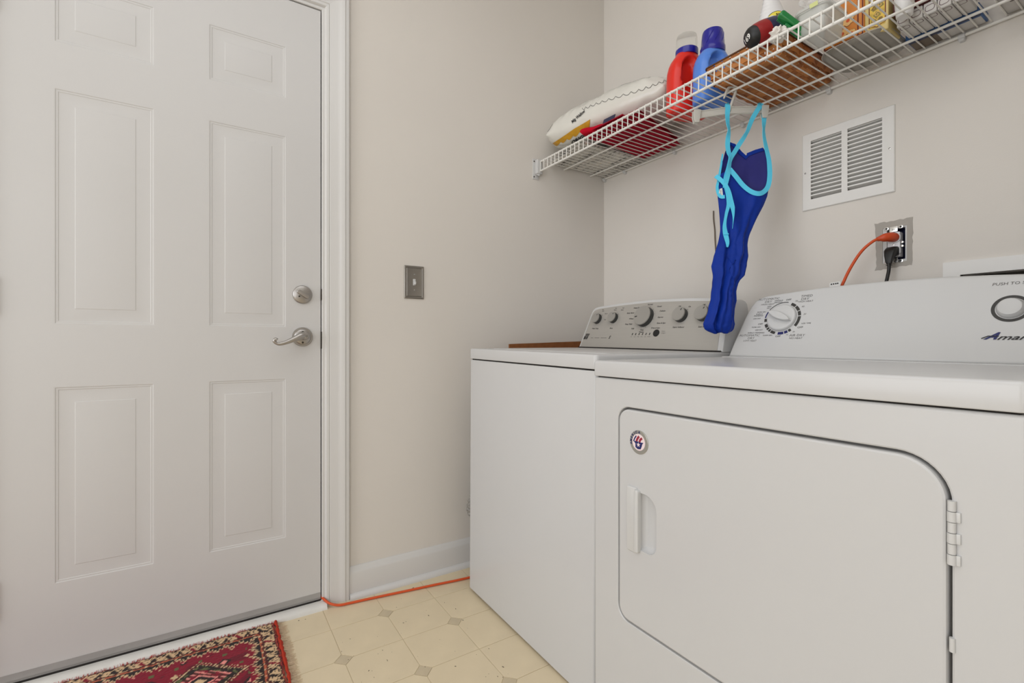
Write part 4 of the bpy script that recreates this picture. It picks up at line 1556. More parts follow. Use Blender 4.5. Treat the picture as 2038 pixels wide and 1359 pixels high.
def stroke(mb, pts, wd, mi=0):
    run, ns = [], []
    for p in pts:
        d = drop(p)
        if d:
            run.append(d[0])
            ns.append(d[1])
    if len(run) > 2:
        mb.ribbon(run, ns, wd, 0.0003, mi)


def decal(mb, tmp, mi=0):
    vs, ok = [], True
    for p in tmp.v:
        d = drop((p[0], p[1]), 0.0032)
        if not d:
            d = (pcen, BN)
            ok = False
        vs.append(d[0])
    if ok:
        mb.add(vs, tmp.f, mi)


F0 = frame((0, 0, 0), (1, 0, 0), (0, 1, 0))
mb = LMB(pcen)
# dotted scallop line along the top
def bagpx(x, y):
    # coordinates on the bag's front, in metres from its middle
    return ((x - 1223) * 0.00214, (248 - y) * 0.00214)


def bagline(pts, wd, n=10):
    P = smoothpath([V((*bagpx(*p), 0)) for p in pts], n)
    stroke(mb, [(p.x, p.y) for p in P], wd)


base = smoothpath([V((*bagpx(x + 2, y + 9), 0)) for x, y in [(1152, 213), (1175, 206), (1206, 199), (1240, 192), (1270, 183), (1295, 174)]], 24)
nb = len(base)
sc = []
for i, p in enumerate(base):
    ph = (i % 8) / 8
    sc.append((p.x, p.y - 0.0095 * sin(ph * pi)))
stroke(mb, sc, 0.0014)
bagline([(1170, 197), (1200, 190), (1235, 184), (1262, 180), (1285, 173), (1302, 168)], 0.0013)
bagline([(1090, 261), (1094, 257), (1101, 246)], 0.0024)
bagline([(1261, 181), (1266, 174), (1271, 169)], 0.0022)
bagline([(1301, 169), (1306, 172), (1310, 178)], 0.0026)
stuff(mb.build('line_print', M['ink'], ib, smooth=0))
mb = LMB(pcen)
tm = MB()
text(tm, "Mig Wallow", F0, *bagpx(1146, 238), 0.0150, rot=R(40), shear=0.45, bold=0.0004, sx=0.85)
decal(mb, tm)
mb.build('lettering', M['ink'], ib, smooth=0)
mb = LMB(pcen)
tm = MB()
text(tm, "ORIGI", F0, *bagpx(1150, 277), 0.021, rot=R(28), bold=0.0010, sx=0.95)
decal(mb, tm)
mb.build('lettering', M['ink'], ib, smooth=0)
mb = LMB(pcen)
# gold scalloped band
n = 60
for i in range(n):
    t0, t1 = i / n, (i + 1) / n
    row = []
    for t in (t0, t1):
        x, y = bagpx(1095 + 72 * t, 290 - 25 * t - 8 * t * t)
        top = y + 0.009 + 0.019 * min(1, t * 1.6)
        lo = y - 0.009 * abs(sin(t * 6.5 * pi)) + 0.003
        row.append([drop((x, lo + (top - lo) * q / 6), 0.0016) for q in range(7)])
    for q in range(6):
        c4 = [row[0][q], row[1][q], row[1][q + 1], row[0][q + 1]]
        if all(c4):
            mb.add([p[0] for p in c4], [(0, 1, 2, 3)])
mb.build('gold_print', M['gold'], ib, smooth=60)


# --- detergent bottles
def sup(a, b, e, n=48):
    out = []
    for j in range(n):
        t = 2 * pi * j / n
        c, s = cos(t), sin(t)
        out.append((a * math.copysign(abs(c) ** (2 / e), c), b * math.copysign(abs(s) ** (2 / e), s)))
    return out


def bottle_body(wd, dp_, ht, dent):
    prof = [(0.0, 0.86), (0.004, 0.93), (0.012, 0.985), (0.03, 1.0), (0.30, 1.0), (0.55, 0.99), (0.68, 0.965), (0.78, 0.90), (0.86, 0.80), (0.92, 0.68), (0.965, 0.575), (1.0, 0.53)]
    vs, fs = [], []
    NR, NA = 70, 72
    hs = [i / NR for i in range(NR + 1)]
    for h in hs:
        k = lerp1(h, [p[0] for p in prof], [p[1] for p in prof])
        kd = lerp1(h, [0, 0.03, 0.7, 0.86, 1], [0.88, 1.0, 1.0, 0.92, 0.80])
        a = wd * k
        b = min(dp_ * kd, a * 1.0) if h > 0.9 else dp_ * kd
        e = lerp1(h, [0, 0.7, 1], [2.9, 2.7, 2.05])
        for (x, y) in sup(a, b, e, NA):
            # handle hollow, front and back
            cx, cz, rx, rz, tilt = dent
            u, z = x / wd - cx, h - cz
            uu = u * cos(tilt) + z * 1.6 * sin(tilt)
            zz = -u * sin(tilt) + z * 1.6 * cos(tilt)
            rr_ = (uu / rx) ** 2 + (zz / rz) ** 2
            dd = max(0, 1 - rr_)
            depth = 0.62 * min(1, dd * 2.6) ** 0.7 * (0.5 + 0.5 * min(1, dd * 2.6))
            yy = y * (1 - depth)
            vs.append((x, yy, h * ht))
    for i in range(NR):
        for j in range(NA):
            k = (j + 1) % NA
            fs.append((i * NA + j, i * NA + k, (i + 1) * NA + k, (i + 1) * NA + j))
    fs.append(tuple(range(NA - 1, -1, -1)))
    fs.append(tuple(NR * NA + j for j in range(NA)))
    return vs, fs


def bottle(name, label, loc, rot, wd, dp_, ht, m, dent):
    o = thing(name, label, 'bottle', loc)
    o.rotation_euler = (0, 0, rot)
    mb = MB()
    mb.add(*bottle_body(wd, dp_, ht, dent))
    mb.build('body', m, o, smooth=70)
    return o


b1 = bottle('detergent_bottle', 'red detergent bottle with clear cap, left of the blue bottle on shelf', (0.656, -0.212, dk_z(0.656) + 0.0005), R(74), 0.076, 0.041, 0.222, M['red'], (-0.14, 0.60, 0.50, 0.50, R(24)))
mb = MB()
mb.lathe([(0.0385, 0.217), (0.0395, 0.224), (0.0395, 0.239), (0.037, 0.241), (0.0, 0.241)], 40)
mb.build('collar', M['navy'], b1)
mb = MB()
mb.lathe([(0.0385, 0.241), (0.0375, 0.262), (0.0360, 0.284), (0.0345, 0.291), (0.028, 0.294), (0, 0.294)], 40)
cp = mb.build('cap', M['clear'], b1)
cp['label'] = 'clear see-through cap'
b2 = bottle('detergent_bottle', 'light blue detergent bottle with navy cap, beside the basket on shelf', (0.757, -0.205, dk_z(0.757) + 0.0005), R(74), 0.070, 0.041, 0.192, M['blue'], (-0.12, 0.58, 0.50, 0.50, R(24)))
mb = MB()
pr = [(0.0395, 0.179), (0.0410, 0.187), (0.0410, 0.199), (0.0385, 0.203), (0.0370, 0.229), (0.0345, 0.251), (0.0325, 0.257), (0.029, 0.2585), (0.0, 0.2575)]
mb.lathe(pr, 40)
for k in range(3):
    a0 = R(200 + k * 40)
    pth = [((lerp1(t, [0, 1], [0.0385, 0.034])) * cos(a0 + t * 0.7), (lerp1(t, [0, 1], [0.0385, 0.034])) * sin(a0 + t * 0.7), 0.207 + 0.045 * t) for t in [i / 8 for i in range(9)]]
    mb.tube(pth, [0.0008, 0.0016, 0.002, 0.002, 0.002, 0.002, 0.002, 0.0016, 0.0006], 6)
mb.build('cap', M['navy'], b2)


# --- woven basket
def basket():
    x0, x1, y0, y1 = 0.832, 1.045, -0.302, -0.018
    z0 = dk_z(0.94) + 0.0052
    hgt = 0.056
    fl = 0.020            # flare at the rim
    root = thing('splint_basket', 'brown woven splint basket on the wire shelf behind the hanger', 'basket', ((x0 + x1) / 2, (y0 + y1) / 2, z0))
    off = V(root.location)
    nx, ny, nz = 9, 12, 3
    px, py, ph = (x1 - x0) / nx, (y1 - y0) / ny, hgt / nz
    am = 0.0016

    def strip(path, sd, wd, m):
        mb = LMB(off)
        rings = []
        for p, s, n_ in path:
            s, n_ = V(s), V(n_)
            rings.append([p - s * wd / 2 - n_ * 0.0006, p + s * wd / 2 - n_ * 0.0006, p + s * wd / 2 + n_ * 0.0006, p - s * wd / 2 + n_ * 0.0006])
        mb.loft(rings)
        mb.build('slat', m, root, smooth=50)

    Q = 5        # samples per crossing
    for i in range(nx):       # strips running front to back, then up both walls
        x = x0 + (i + 0.5) * px
        lean = (i / (nx - 1) - 0.5) * 2 * fl * 0.7
        path = []
        for k in range(nz * Q, -1, -1):
            z = k / (nz * Q)
            w_ = am * sin(pi * (k / Q + i)) * (1 if k > 1 else 0.3)
            path.append((V((x + lean * z, y0 - fl * z + w_, z0 + 0.004 + z * hgt)), X, V((0, -1, 0))))
        for k in range(ny * Q + 1):
            path.append((V((x, y0 + 0.002 + (y1 - y0 - 0.004) * k / (ny * Q), z0 + 0.0015 + am * sin(pi * (k / Q + i)))), X, V((0, 0, -1))))
        for k in range(nz * Q + 1):
            z = k / (nz * Q)
            path.append((V((x + lean * z, y1 + 0.006 * z, z0 + 0.004 + z * hgt)), X, V((0, 1, 0))))
        strip(path, None, px * 0.90, M['slat'] if i % 3 else M['slat2'])
    for j in range(ny):       # strips running left to right, then up the ends
        y = y0 + (j + 0.5) * py
        lean = (1 - j / (ny - 1)) * fl * 0.7
        path = []
        for k in range(nz * Q, -1, -1):
            z = k / (nz * Q)
            w_ = am * sin(pi * (k / Q + j)) * (1 if k > 1 else 0.3)
            path.append((V((x0 - fl * z - w_, y - lean * z, z0 + 0.004 + z * hgt)), Y, V((-1, 0, 0))))
        for k in range(nx * Q + 1):
            path.append((V((x0 + 0.002 + (x1 - x0 - 0.004) * k / (nx * Q), y, z0 + 0.0015 - am * sin(pi * (k / Q + j)))), Y, V((0, 0, -1))))
        for k in range(nz * Q + 1):
            z = k / (nz * Q)
            path.append((V((x1 + fl * 0.3 * z, y - lean * z, z0 + 0.004 + z * hgt)), Y, V((1, 0, 0))))
        strip(path, None, py * 0.90, M['slat2'] if j % 3 else M['slat'])
    for k in range(nz):       # hoops around the walls
        z = (k + 0.5) / nz
        zz = z0 + 0.004 + z * hgt
        xa, xb, ya, yb = x0 - fl * z, x1 + fl * 0.3 * z, y0 - fl * z, y1 + 0.006 * z
        pts = []
        pl_ = [(xa, ya), (xb, ya), (xb, yb), (xa, yb)]
        cnt = [nx, ny, nx, ny]
        nr = [V((0, -1, 0)), V((1, 0, 0)), V((0, 1, 0)), V((-1, 0, 0))]
        for s in range(4):
            a, b = V(pl_[s]).to_3d(), V(pl_[(s + 1) % 4]).to_3d()
            for q in range(cnt[s] * 4):
                t = (q + 0.5) / (cnt[s] * 4)
                p = a.lerp(b, t) + nr[s] * (am * cos(pi * ((q + 0.5) / 4 + k)) + 0.0008)
                pts.append((V((p.x, p.y, zz)), Z, nr[s]))
        pts.append(pts[0])
        strip(pts, None, ph * 0.88, M['slat'] if k % 2 else M['slat2'])
    mb = LMB(off)
    z = 1.0
    xa, xb, ya, yb = x0 - fl, x1 + fl * 0.3, y0 - fl, y1 + 0.006
    rp = [(p[0], p[1], z0 + 0.004 + hgt) for p in rrect(xb - xa + 0.004, yb - ya + 0.004, 0.012, 5, (xa + xb) / 2, (ya + yb) / 2)]
    mb.ribbon(rp, Z, 0.0045, 0.0035, 0, True)
    mb.build('rim', M['rim'], root)


basket()

# --- bottle lying in front of the basket, numbered end
lo = V((1.004, -0.352, dk_z(1.0) + 0.063))
cb = thing('lying_bottle', 'dark bottle lying on its side before the basket, black end marked 169', 'bottle', lo)
ax = V((0.42, 0.84, 0.36)).normalized()
u = ax.cross(Z).normalized()
v = u.cross(ax).normalized() * -1
v = ax.cross(u).normalized()
fr = (V((0, 0, 0)), u, v, ax)
mb = MB()
mb.lathe([(0.0, -0.0305), (0.010, -0.0300), (0.019, -0.0265), (0.0245, -0.0195), (0.0265, -0.012)], 36, fr, 0)
mb.lathe([(0.0265, -0.0125), (0.0290, -0.004), (0.0310, 0.008), (0.0320, 0.020)], 36, fr, 1)
mb.lathe([(0.0320, 0.0195), (0.0320, 0.045), (0.0300, 0.055), (0.024, 0.064), (0.016, 0.074), (0.013, 0.082), (0.013, 0.096), (0, 0.097)], 36, fr, 2)
ob = mb.build('body', [M['black'], M['canred'], M['cannavy']], cb, smooth=50)
cb.scale = (1.14, 1.14, 1.14)
mb = MB()
fe = frame(V((0, 0, 0)) - ax * 0.0308, V((0.536, 0.60, 0.45)), V((-0.3, -0.35, 0.85)))
n_ = -ax
uu = (V((0.50, 0.72, 0.55)) - n_ * V((0.50, 0.72, 0.55)).dot(n_)).normalized()
vv = n_.cross(uu).normalized()
fe = (n_ * 0.0306 * 1.0, uu, vv, n_)
tm = MB()
text(tm, "169", frame((0, 0, 0), (1, 0, 0), (0, 1, 0)), 0.000, 0.000, 0.0180, bold=0.0004, rot=R(-48))
dome = lambda q: lerp1(q, [0, 0.010, 0.019, 0.0245], [0.0305, 0.0300, 0.0265, 0.0195])
mb.add([uu * p[0] + vv * p[1] + n_ * (dome(math.hypot(p[0], p[1])) + 0.0009) for p in tm.v], tm.f)
mb.build('number', M['tag'], cb, smooth=0)
mb = MB()
for a0, ofs in ((2.6, 0.030), (3.5, 0.034)):
    pth = [V(u) * cos(a0 + t * 0.9) * 0.0324 + V(v) * sin(a0 + t * 0.9) * 0.0324 + ax * (ofs + 0.012 * sin(t * 3)) for t in [i / 10 for i in range(11)]]
    mb.ribbon(pth, [p - ax * p.dot(ax) for p in pth], 0.0015, 0.0004)
mb.build('label_lines', M['tag'], cb, smooth=0)

# --- white spray bottle standing in the basket
so = V((0.946, -0.165, dk_z(0.946) + 0.0075))
sb = thing('spray_bottle', 'white spray bottle with yellow and red label standing in the woven basket', 'bottle', so)
mb = MB()
prof = [(0.0, 0.046), (0.003, 0.049), (0.09, 0.049), (0.13, 0.050), (0.165, 0.049), (0.19, 0.045), (0.215, 0.038), (0.24, 0.030), (0.262, 0.024), (0.28, 0.021)]
rings = []
NH = 80
for i in range(NH + 1):
    h = 0.28 * i / NH
    r = lerp1(h, [p[0] for p in prof], [p[1] for p in prof])
    rg = []
    for j in range(40):
        t = 2 * pi * j / 40
        c, s = cos(t), sin(t)
        x, y = r * c, r * 0.78 * s
        if 0.17 < h < 0.275 and c < -0.2:        # finger ridges on the left side
            x += 0.0028 * (0.5 + 0.5 * sin(h * 2 * pi / 0.013)) * (-c)
        lean = -0.010 * max(0, (h - 0.17) / 0.11)
        rg.append((x + lean, y, h))
    rings.append(rg)
mb.loft(rings)
body = mb.build('body', M['white_soft'], sb, smooth=60)
body.rotation_euler = (0, 0, R(57.6))
mb = MB()
prism(mb, rrect(0.036, 0.044, 0.012, 5, 0, 0.302), frame((0, 0, 0), (1, 0, 0), (0, 0, 1)), -0.018, 0.018, 0.006, bev0=0.006)
prism(mb, [(-0.058, 0.318), (-0.058, 0.345), (0.02, 0.352), (0.045, 0.340), (0.045, 0.322), (0.018, 0.316)], frame((0, 0, 0), (1, 0, 0), (0, 0, 1)), -0.014, 0.014, 0.003)
hd = mb.build('spray_head', M['white_soft'], sb)
hd.rotation_euler = (0, 0, R(57.6))
hd.location = (-0.006, -0.008, 0)
mb = MB()
pth = smoothpath([(-0.036, 0, 0.325), (-0.042, 0, 0.300), (-0.050, 0, 0.282), (-0.058, 0, 0.270)], 5)
mb.tube(pth, [lerp1(i / (len(pth) - 1), [0, 0.7, 1], [0.006, 0.0045, 0.002]) for i in range(len(pth))], 10)
tr = mb.build('trigger', M['white_soft'], sb)
tr.rotation_euler = (0, 0, R(57.6))
tr.location = (-0.006, -0.008, 0)
mb = MB()
fl_ = frame((0.0, 0.0, 0.0), (0.536, 0.844, 0), (0, 0, 1))
ov = [(-0.004 + 0.030 * cos(t * pi / 12), 0.180 + 0.026 * sin(t * pi / 12)) for t in range(24)]
ov2 = [(-0.004 + 0.032 * cos(t * pi / 12), 0.180 + 0.028 * sin(t * pi / 12)) for t in range(24)]


def wrap(p, off):
    """label point (u, z) bent round the front of the bottle"""
    r = lerp1(p[1], [q[0] for q in prof], [q[1] for q in prof])
    y = -r * 0.80 * math.sqrt(max(0.02, 1 - (p[0] / r) ** 2))
    q = V((p[0], y - off, p[1]))
    return Matrix.Rotation(R(57.6), 3, 'Z') @ q


mb.add([wrap((-0.004, 0.180), 0.0012)] + [wrap(p, 0.0012) for p in ov], [(0, 1 + i, 1 + (i + 1) % 24) for i in range(24)], 0)
mb.add([wrap((-0.004, 0.180), 0.0008)] + [wrap(p, 0.0008) for p in ov2], [(0, 1 + i, 1 + (i + 1) % 24) for i in range(24)], 2)
tri_ = [(-0.026, 0.168), (0.018, 0.182), (0.020, 0.152), (-0.010, 0.150)]
mb.add([wrap(p, 0.0022) for p in tri_], [(0, 3, 2, 1)], 1)
tm = MB()
text(tm, "SAFE", F0, 0.000, 0.194, 0.011, bold=0.0004)
mb.add([wrap((p[0], p[1]), 0.0020) for p in tm.v], tm.f, 2)
mb.build('label', [M['yellow'], M['redlabel'], M['ink']], sb, smooth=0)

# --- green plastic clip, tissue, tub, film
gc = V((1.100, -0.346, dk_z(1.1) + 0.046))
f = frame((0, 0, 0), V((0.43, 0.68, -0.60)), V((0.30, 0.52, 0.80)))
mb = MB()
prism(mb, rrect(0.094, 0.020, 0.007, 6), f, -0.010, 0.010, 0.006, bev0=0.006)
for k in range(7):
    mb.tube([at(f, (-0.040 + k * 0.004, -0.010), -0.006), at(f, (-0.041 + k * 0.004, -0.016), -0.006)], [0.0018, 0.001], 6)
prism(mb, rrect(0.060, 0.008, 0.003, 4, 0.012, -0.017), f, -0.006, 0.006, 0.002)
mb.tube([at(f, (0.030, 0.0), 0), at(f, (0.030, -0.017), 0)], 0.005, 8)
o = mb.build('plastic_clip', M['green'], None)
o.location = gc
tag(o, 'glossy green plastic clip with toothed end propped on the clear tub', 'clip')
mb = MB()
rings = []
bm = bmesh.new()
bmesh.ops.create_icosphere(bm, subdivisions=4, radius=0.020)
for vtx in bm.verts:
    d = vtx.co.normalized()
    k = 1 + 0.55 * noise.noise(d * 2.5) + 0.3 * abs(noise.noise(d * 6))
    vtx.co = V((d.x * 0.021 * k, d.y * 0.019 * k, d.z * 0.018 * k))
zmin = min(vtx.co.z for vtx in bm.verts)
mb.bm(bm)
o = mb.build('tissue', M['tissue'], None, smooth=30)
o.location = (1.074, -0.372, dk_z(1.052) - zmin + 0.0003)
tag(o, 'crumpled white tissue beneath the green plastic clip', 'tissue')

tb = thing('plastic_tub', 'hazy clear plastic tub with rounded bottom, right of the green clip', 'tub', (1.140, -0.285, dk_z(1.140) + 0.0005))
mb = MB()
for k in (0,):
    rings = [[(p[0], p[1], h) for p in rrect(0.070 + 2 * g, 0.105 + 2 * g, 0.018, 6)] for g, h in [(-0.012, 0.0), (-0.004, 0.002), (0.0, 0.008), (0.004, 0.060), (0.007, 0.061), (0.007, 0.064), (0.003, 0.064), (-0.002, 0.009), (-0.010, 0.004)]]
    mb.loft(rings)
mb.build('tub_body', M['clear_matte'], tb)
mb = MB()
prism(mb, rrect(0.088, 0.123, 0.020, 6), frame((0, 0, 0.0645), (1, 0, 0), (0, 1, 0)), 0, 0.008, 0.002)
mb.build('tub_lid', M['clear_matte'], tb)
mb = MB()
prism(mb, rrect(0.020, 0.010, 0.001, 2, 0.012, 0.0), frame((0, -0.0622, 0.0665), (1, 0, 0), (0, -0.3, 0.9)), 0.0005, 0.0012)
mb.build('tub_label', M['pale_label'], tb, smooth=0)

fo = V((1.140, -0.285, dk_z(1.140) + 0.0735))
mb = MB()
bm = bmesh.new()
bmesh.ops.create_icosphere(bm, subdivisions=5, radius=1)
for vtx in bm.verts:
    d = vtx.co.normalized()
    q = V([math.copysign(abs(c) ** 0.6, c) for c in d])
    k = 1 + 0.22 * noise.noise(d * 2.2) + 0.13 * abs(noise.noise(d * 5)) + 0.05 * noise.noise(d * 11)
    vtx.co = V((q.x * 0.036 * k, q.y * 0.050 * k, 0.105 + q.z * 0.055 * k))
zmin = min(vtx.co.z for vtx in bm.verts)
for vtx in bm.verts:
    vtx.co.z -= zmin
mb.bm(bm)
o = mb.build('clear_film_bag', M['film'], None, smooth=20)
o.location = fo
tag(o, 'crumpled clear film bag lying on top of the hazy plastic tub', 'bag')

# --- grey tray in a clear bag
ty = thing('serving_tray', 'flat grey tray lying on the shelf right of the basket', 'tray', (1.172, -0.112, dk_z(1.172) + 0.0012))
mb = MB()
ro_ = lambda g: rrect(0.165 + 2 * g, 0.172 + 2 * g, 0.045, 10)
rings = [[(p[0], p[1], h) for p in ro_(g)] for g, h in [(-0.012, 0.0), (-0.006, 0.0006), (0.0, 0.006), (0.002, 0.011), (0.0005, 0.0125), (-0.001, 0.011), (-0.004, 0.006), (-0.010, 0.003)]]
mb.loft(rings)
mb.build('tray_body', M['pewter'], ty)
mb = MB()
rp = [(p[0], p[1], 0.0112) for p in ro_(0.002)]
mb.tube(rp + rp[:1], 0.0016, 6)
mb.build('bright_rim', M['steel'], ty)
mb = MB()
slab(mb, [(1.070, -0.085), (1.262, -0.050), (1.262, -0.013), (1.072, -0.013)], DK, DK + 0.016, 34, 0.6, 0.006, 14.0, freq=45, jag_=0.005)
tag(mb.build('crinkled_wrapper', M['film'], None, smooth=15), 'crinkled clear plastic wrapper bunched along the back edge of the grey tray', 'wrapper')


# --- decorated tins standing on the tray
def spiral(mb, f, cx, cy, r, turns, wd, h, mi, flip=1):
    pts = [at(f, (cx + flip * r * (1 - t * 0.85) * cos(t * turns * 2 * pi), cy + r * (1 - t * 0.85) * sin(t * turns * 2 * pi)), h) for t in [i / 28 for i in range(29)]]
    mb.ribbon(pts, f[3], wd, 0.0002, mi)


tz0 = dk_z(1.17) + 0.0055
tn = thing('decorated_tin', 'orange tin box with brown scrolls and flowers, on the grey tray', 'tin', (1.150, -0.135, tz0))
mb = MB()
mb.box((-0.052, -0.045, 0), (0.052, 0.045, 0.135), bev=0.004)
mb.build('tin_body', M['tin_orange'], tn)
mb = MB()
f = frame((0, -0.045, 0), (1, 0, 0), (0, 0, 1))
for a, b in (((-0.048, 0.004), (0.048, 0.004)), ((-0.048, 0.020), (0.048, 0.020)), ((-0.048, 0.004), (-0.048, 0.13)), ((0.047, 0.004), (0.047, 0.13)), ((0.036, 0.022), (0.036, 0.13))):
    mb.ribbon([at(f, a, 0.0003), at(f, b, 0.0003)], f[3], 0.0032, 0.0002, 0)
for k in range(7):
    spiral(mb, f, -0.041 + k * 0.0137, 0.0120, 0.0062, 1.4, 0.0018, 0.0004, 0, 1 if k % 2 else -1)
random.seed(21)
for cx, cy, sz in ((-0.030, 0.040, 0.014), (-0.002, 0.044, 0.016), (0.021, 0.036, 0.011), (-0.022, 0.070, 0.015), (0.012, 0.074, 0.016), (-0.006, 0.100, 0.016)):
    for q in range(6):
        a = q * pi / 3 + cx * 40
        pc_ = (cx + cos(a) * sz * 0.55, cy + sin(a) * sz * 0.55)
        mb.add([at(f, (pc_[0] + cos(t * pi / 5) * sz * 0.50, pc_[1] + sin(t * pi / 5) * sz * 0.42), 0.0003 + q * 0.00003) for t in range(10)], [tuple(range(10))], 0)
        mb.add([at(f, (pc_[0] + cos(t * pi / 5) * sz * 0.43, pc_[1] + sin(t * pi / 5) * sz * 0.35), 0.0006 + q * 0.00003) for t in range(10)], [tuple(range(10))], 1)
    mb.add([at(f, (cx + cos(t * pi / 4) * sz * 0.30, cy + sin(t * pi / 4) * sz * 0.30), 0.0010) for t in range(8)], [tuple(range(8))], 2)
mb.build('painted_flowers', [M['tin_brown'], M['tin_light'], M['orange']], tn, smooth=0)

tn2 = thing('decorated_tin', 'cream tin box with framed yellow picture, right of the orange tin', 'tin', (1.2305, -0.145, tz0 - 0.0005))
mb = MB()
mb.box((-0.027, -0.040, 0), (0.0265, 0.040, 0.13), bev=0.003)
mb.build('tin_body', M['tin_cream'], tn2)
mb = MB()
f = frame((0.002, -0.040, 0), (1, 0, 0), (0, 0, 1))
prism(mb, rrect(0.036, 0.098, 0.002, 3, 0, 0.066), f, -0.001, 0.0004, 0, 1)
rp = [(-0.018, 0.117), (-0.018, 0.022), (-0.006, 0.020), (0.0, 0.016), (0.006, 0.020), (0.018, 0.022), (0.018, 0.117)]
mb.ribbon([at(f, p, 0.0006) for p in rp], f[3], 0.0022, 0.0002, 0)
for k, (cx, cy, s) in enumerate(((-0.007, 0.036, 0.007), (0.007, 0.034, 0.006), (0.0, 0.050, 0.009), (-0.006, 0.068, 0.008), (0.007, 0.072, 0.009), (0.0, 0.090, 0.009))):
    mb.add([at(f, (cx + cos(t * pi / 5) * s * (0.8 + 0.3 * (t % 2)), cy + sin(t * pi / 5) * s * (0.8 + 0.3 * (t % 2))), 0.0006) for t in range(10)], [tuple(range(10))], 2)
    spiral(mb, f, cx, cy, s * 0.8, 1.2, 0.0013, 0.0008, 0 if k % 2 else 3)
mb.build('painted_picture', [M['tin_brown'], M['tin_yellow'], M['tin_green'], M['tin_light']], tn2, smooth=0)

# --- little white cartons in a row, with a dark red box on them
names = ['first small white carton from the tray in the row under the dark red box', 'second small white carton from the tray under the dark red box', 'third small white carton from the tray under the dark red box', 'fourth small white carton from the tray under the dark red box', 'fifth small white carton from the tray, farthest right under the dark red box']
for k in range(5):
    x = 1.284 + k * 0.0274
    c = thing('small_carton', names[k], 'carton', (x, -0.130, dk_z(x) + 0.0003), 'small white cartons under the dark red box')
    mb = MB()
    mb.box((-0.0128, -0.045, 0), (0.0128, 0.036, 0.030), bev=0.002)
    mb.build('carton_body', M['carton'], c)
    mb = MB()
    f = frame((0, 0, 0.0), (1, 0, 0), (0, -1, 0))
    rp = [at(f, p, 0.0001) for p in rrect(0.019, 0.016, 0.005, 4, 0, 0.030)]
    mb.ribbon(rp, f[3], 0.0014, 0.0002, 0, True)
    f2 = frame((0, -0.045, 0.015), (1, 0, 0), (0, 0, 1))
    mb.ribbon([at(f2, p, 0.0003) for p in rrect(0.018, 0.014, 0.005, 4)], f2[3], 0.0014, 0.0002, 0, True)
    mb.build('tab_outline', M['carton_edge'], c, smooth=0)
bx = thing('dark_red_box', 'dark red-brown box lying across the row of small white cartons', 'box', (1.345, -0.130, dk_z(1.273) + 0.0310))
mb = MB()
mb.box((-0.080, -0.050, 0), (0.080, 0.045, 0.060), bev=0.0015)
mb.build('box_body', M['brownbox'], bx)
mb = MB()
mb.box((-0.075, -0.0512, 0.004), (0.075, -0.0495, 0.011))
mb.build('red_stripe', M['canred'], bx, smooth=0)

bb = thing('flat_box', 'flat blue and white box lying at the back of the shelf by the wall', 'box', (1.345, -0.048, dk_z(1.265) + 0.0003))
mb = MB()
mb.box((-0.085, -0.036, 0.0012), (0.062, 0.038, 0.022), bev=0.001)
mb.build('box_body', M['bluebox'], bb)
mb = MB()
mb.box((-0.083, -0.010, 0.0006), (-0.026, 0.036, 0.0014), 0)
mb.box((-0.026, -0.006, 0.0004), (0.058, 0.036, 0.0014), 1)
mb.box((-0.083, -0.022, 0.0006), (0.060, -0.011, 0.0014), 2)
mb.build('box_underside', [M['tancard'], M['carton'], M['navybox']], bb, smooth=0)
wb = thing('window_box', 'white box with dark square window at the right end of the shelf', 'box', (1.492, -0.060, dk_z(1.43) + 0.0003))
mb = MB()
mb.box((-0.052, -0.046, 0), (0.060, 0.050, 0.045), bev=0.0015)
mb.build('box_body', M['carton'], wb)
mb = MB()
f = frame((0, 0, 0), (1, 0, 0), (0, -1, 0))
prism(mb, rrect(0.030, 0.022, 0.001, 2, -0.020, 0.016), f, -0.0005, 0.0002, 0, 0)
prism(mb, rrect(0.014, 0.012, 0.001, 2, -0.022, 0.016), f, 0, 0.0003, 0, 1)
mb.build('window_print', [M['duct'], M['ink_soft']], wb, smooth=0)

cu_ = thing('cup', 'small white cup standing in front of the dark red box', 'cup', (1.300, -0.212, dk_z(1.3) + 0.0003))
mb = MB()
mb.lathe([(0.015, 0), (0.017, 0.002), (0.0215, 0.055), (0.0225, 0.060), (0.021, 0.060), (0.016, 0.006), (0, 0.005)], 28)
mb.build('cup_body', M['white_soft'], cu_)

# ================================================================== HANGER AND SWIMSUIT
HC = V((0.8635, -0.2615, 0))
UR = V((0.5361, 0.8442, 0)).normalized()
NR_ = V((0.8442, -0.5361, 0)).normalized()
K = 1.020


def hp(s, z, n=0.0):
    return HC + UR * (s * K) + NR_ * n + Z * (0.93 + (z - 0.93) * K)


hg = thing('clothes_hanger', 'hazy clear plastic clip hanger hooked on the wire shelf above the swimsuit', 'hanger', hp(0, 1.66))
ho = hp(0, 1.66)
mb = LMB(ho)
hook = smoothpath([hp(s, 1.655 + (z - 1.655) * 0.868, 0) for s, z in [(-0.006, 1.655), (0.000, 1.680), (0.0075, 1.705), (0.0135, 1.726), (0.0125, 1.738), (0.006, 1.7445), (-0.003, 1.744), (-0.0115, 1.737), (-0.0170, 1.722), (-0.0235, 1.702)]], 6)
mb.tube(hook, [0.0045] * (len(hook) - 6) + [0.0044, 0.0042, 0.0038, 0.0033, 0.003, 0.0022], 10)
mb.build('hook', M['hanger'], hg)
mb = LMB(ho)
f = (hp(0, 0) * 1.0, UR, Z, NR_)
bar = [(-0.108, 1.632), (-0.070, 1.638), (-0.010, 1.647), (0.050, 1.647), (0.104, 1.650), (0.104, 1.672), (0.050, 1.670), (0.006, 1.670), (0.002, 1.674), (-0.012, 1.674), (-0.016, 1.668), (-0.070, 1.660), (-0.108, 1.655)]
fo_ = (HC + Z * (0.93 - 0.93 * K), UR, Z, NR_)
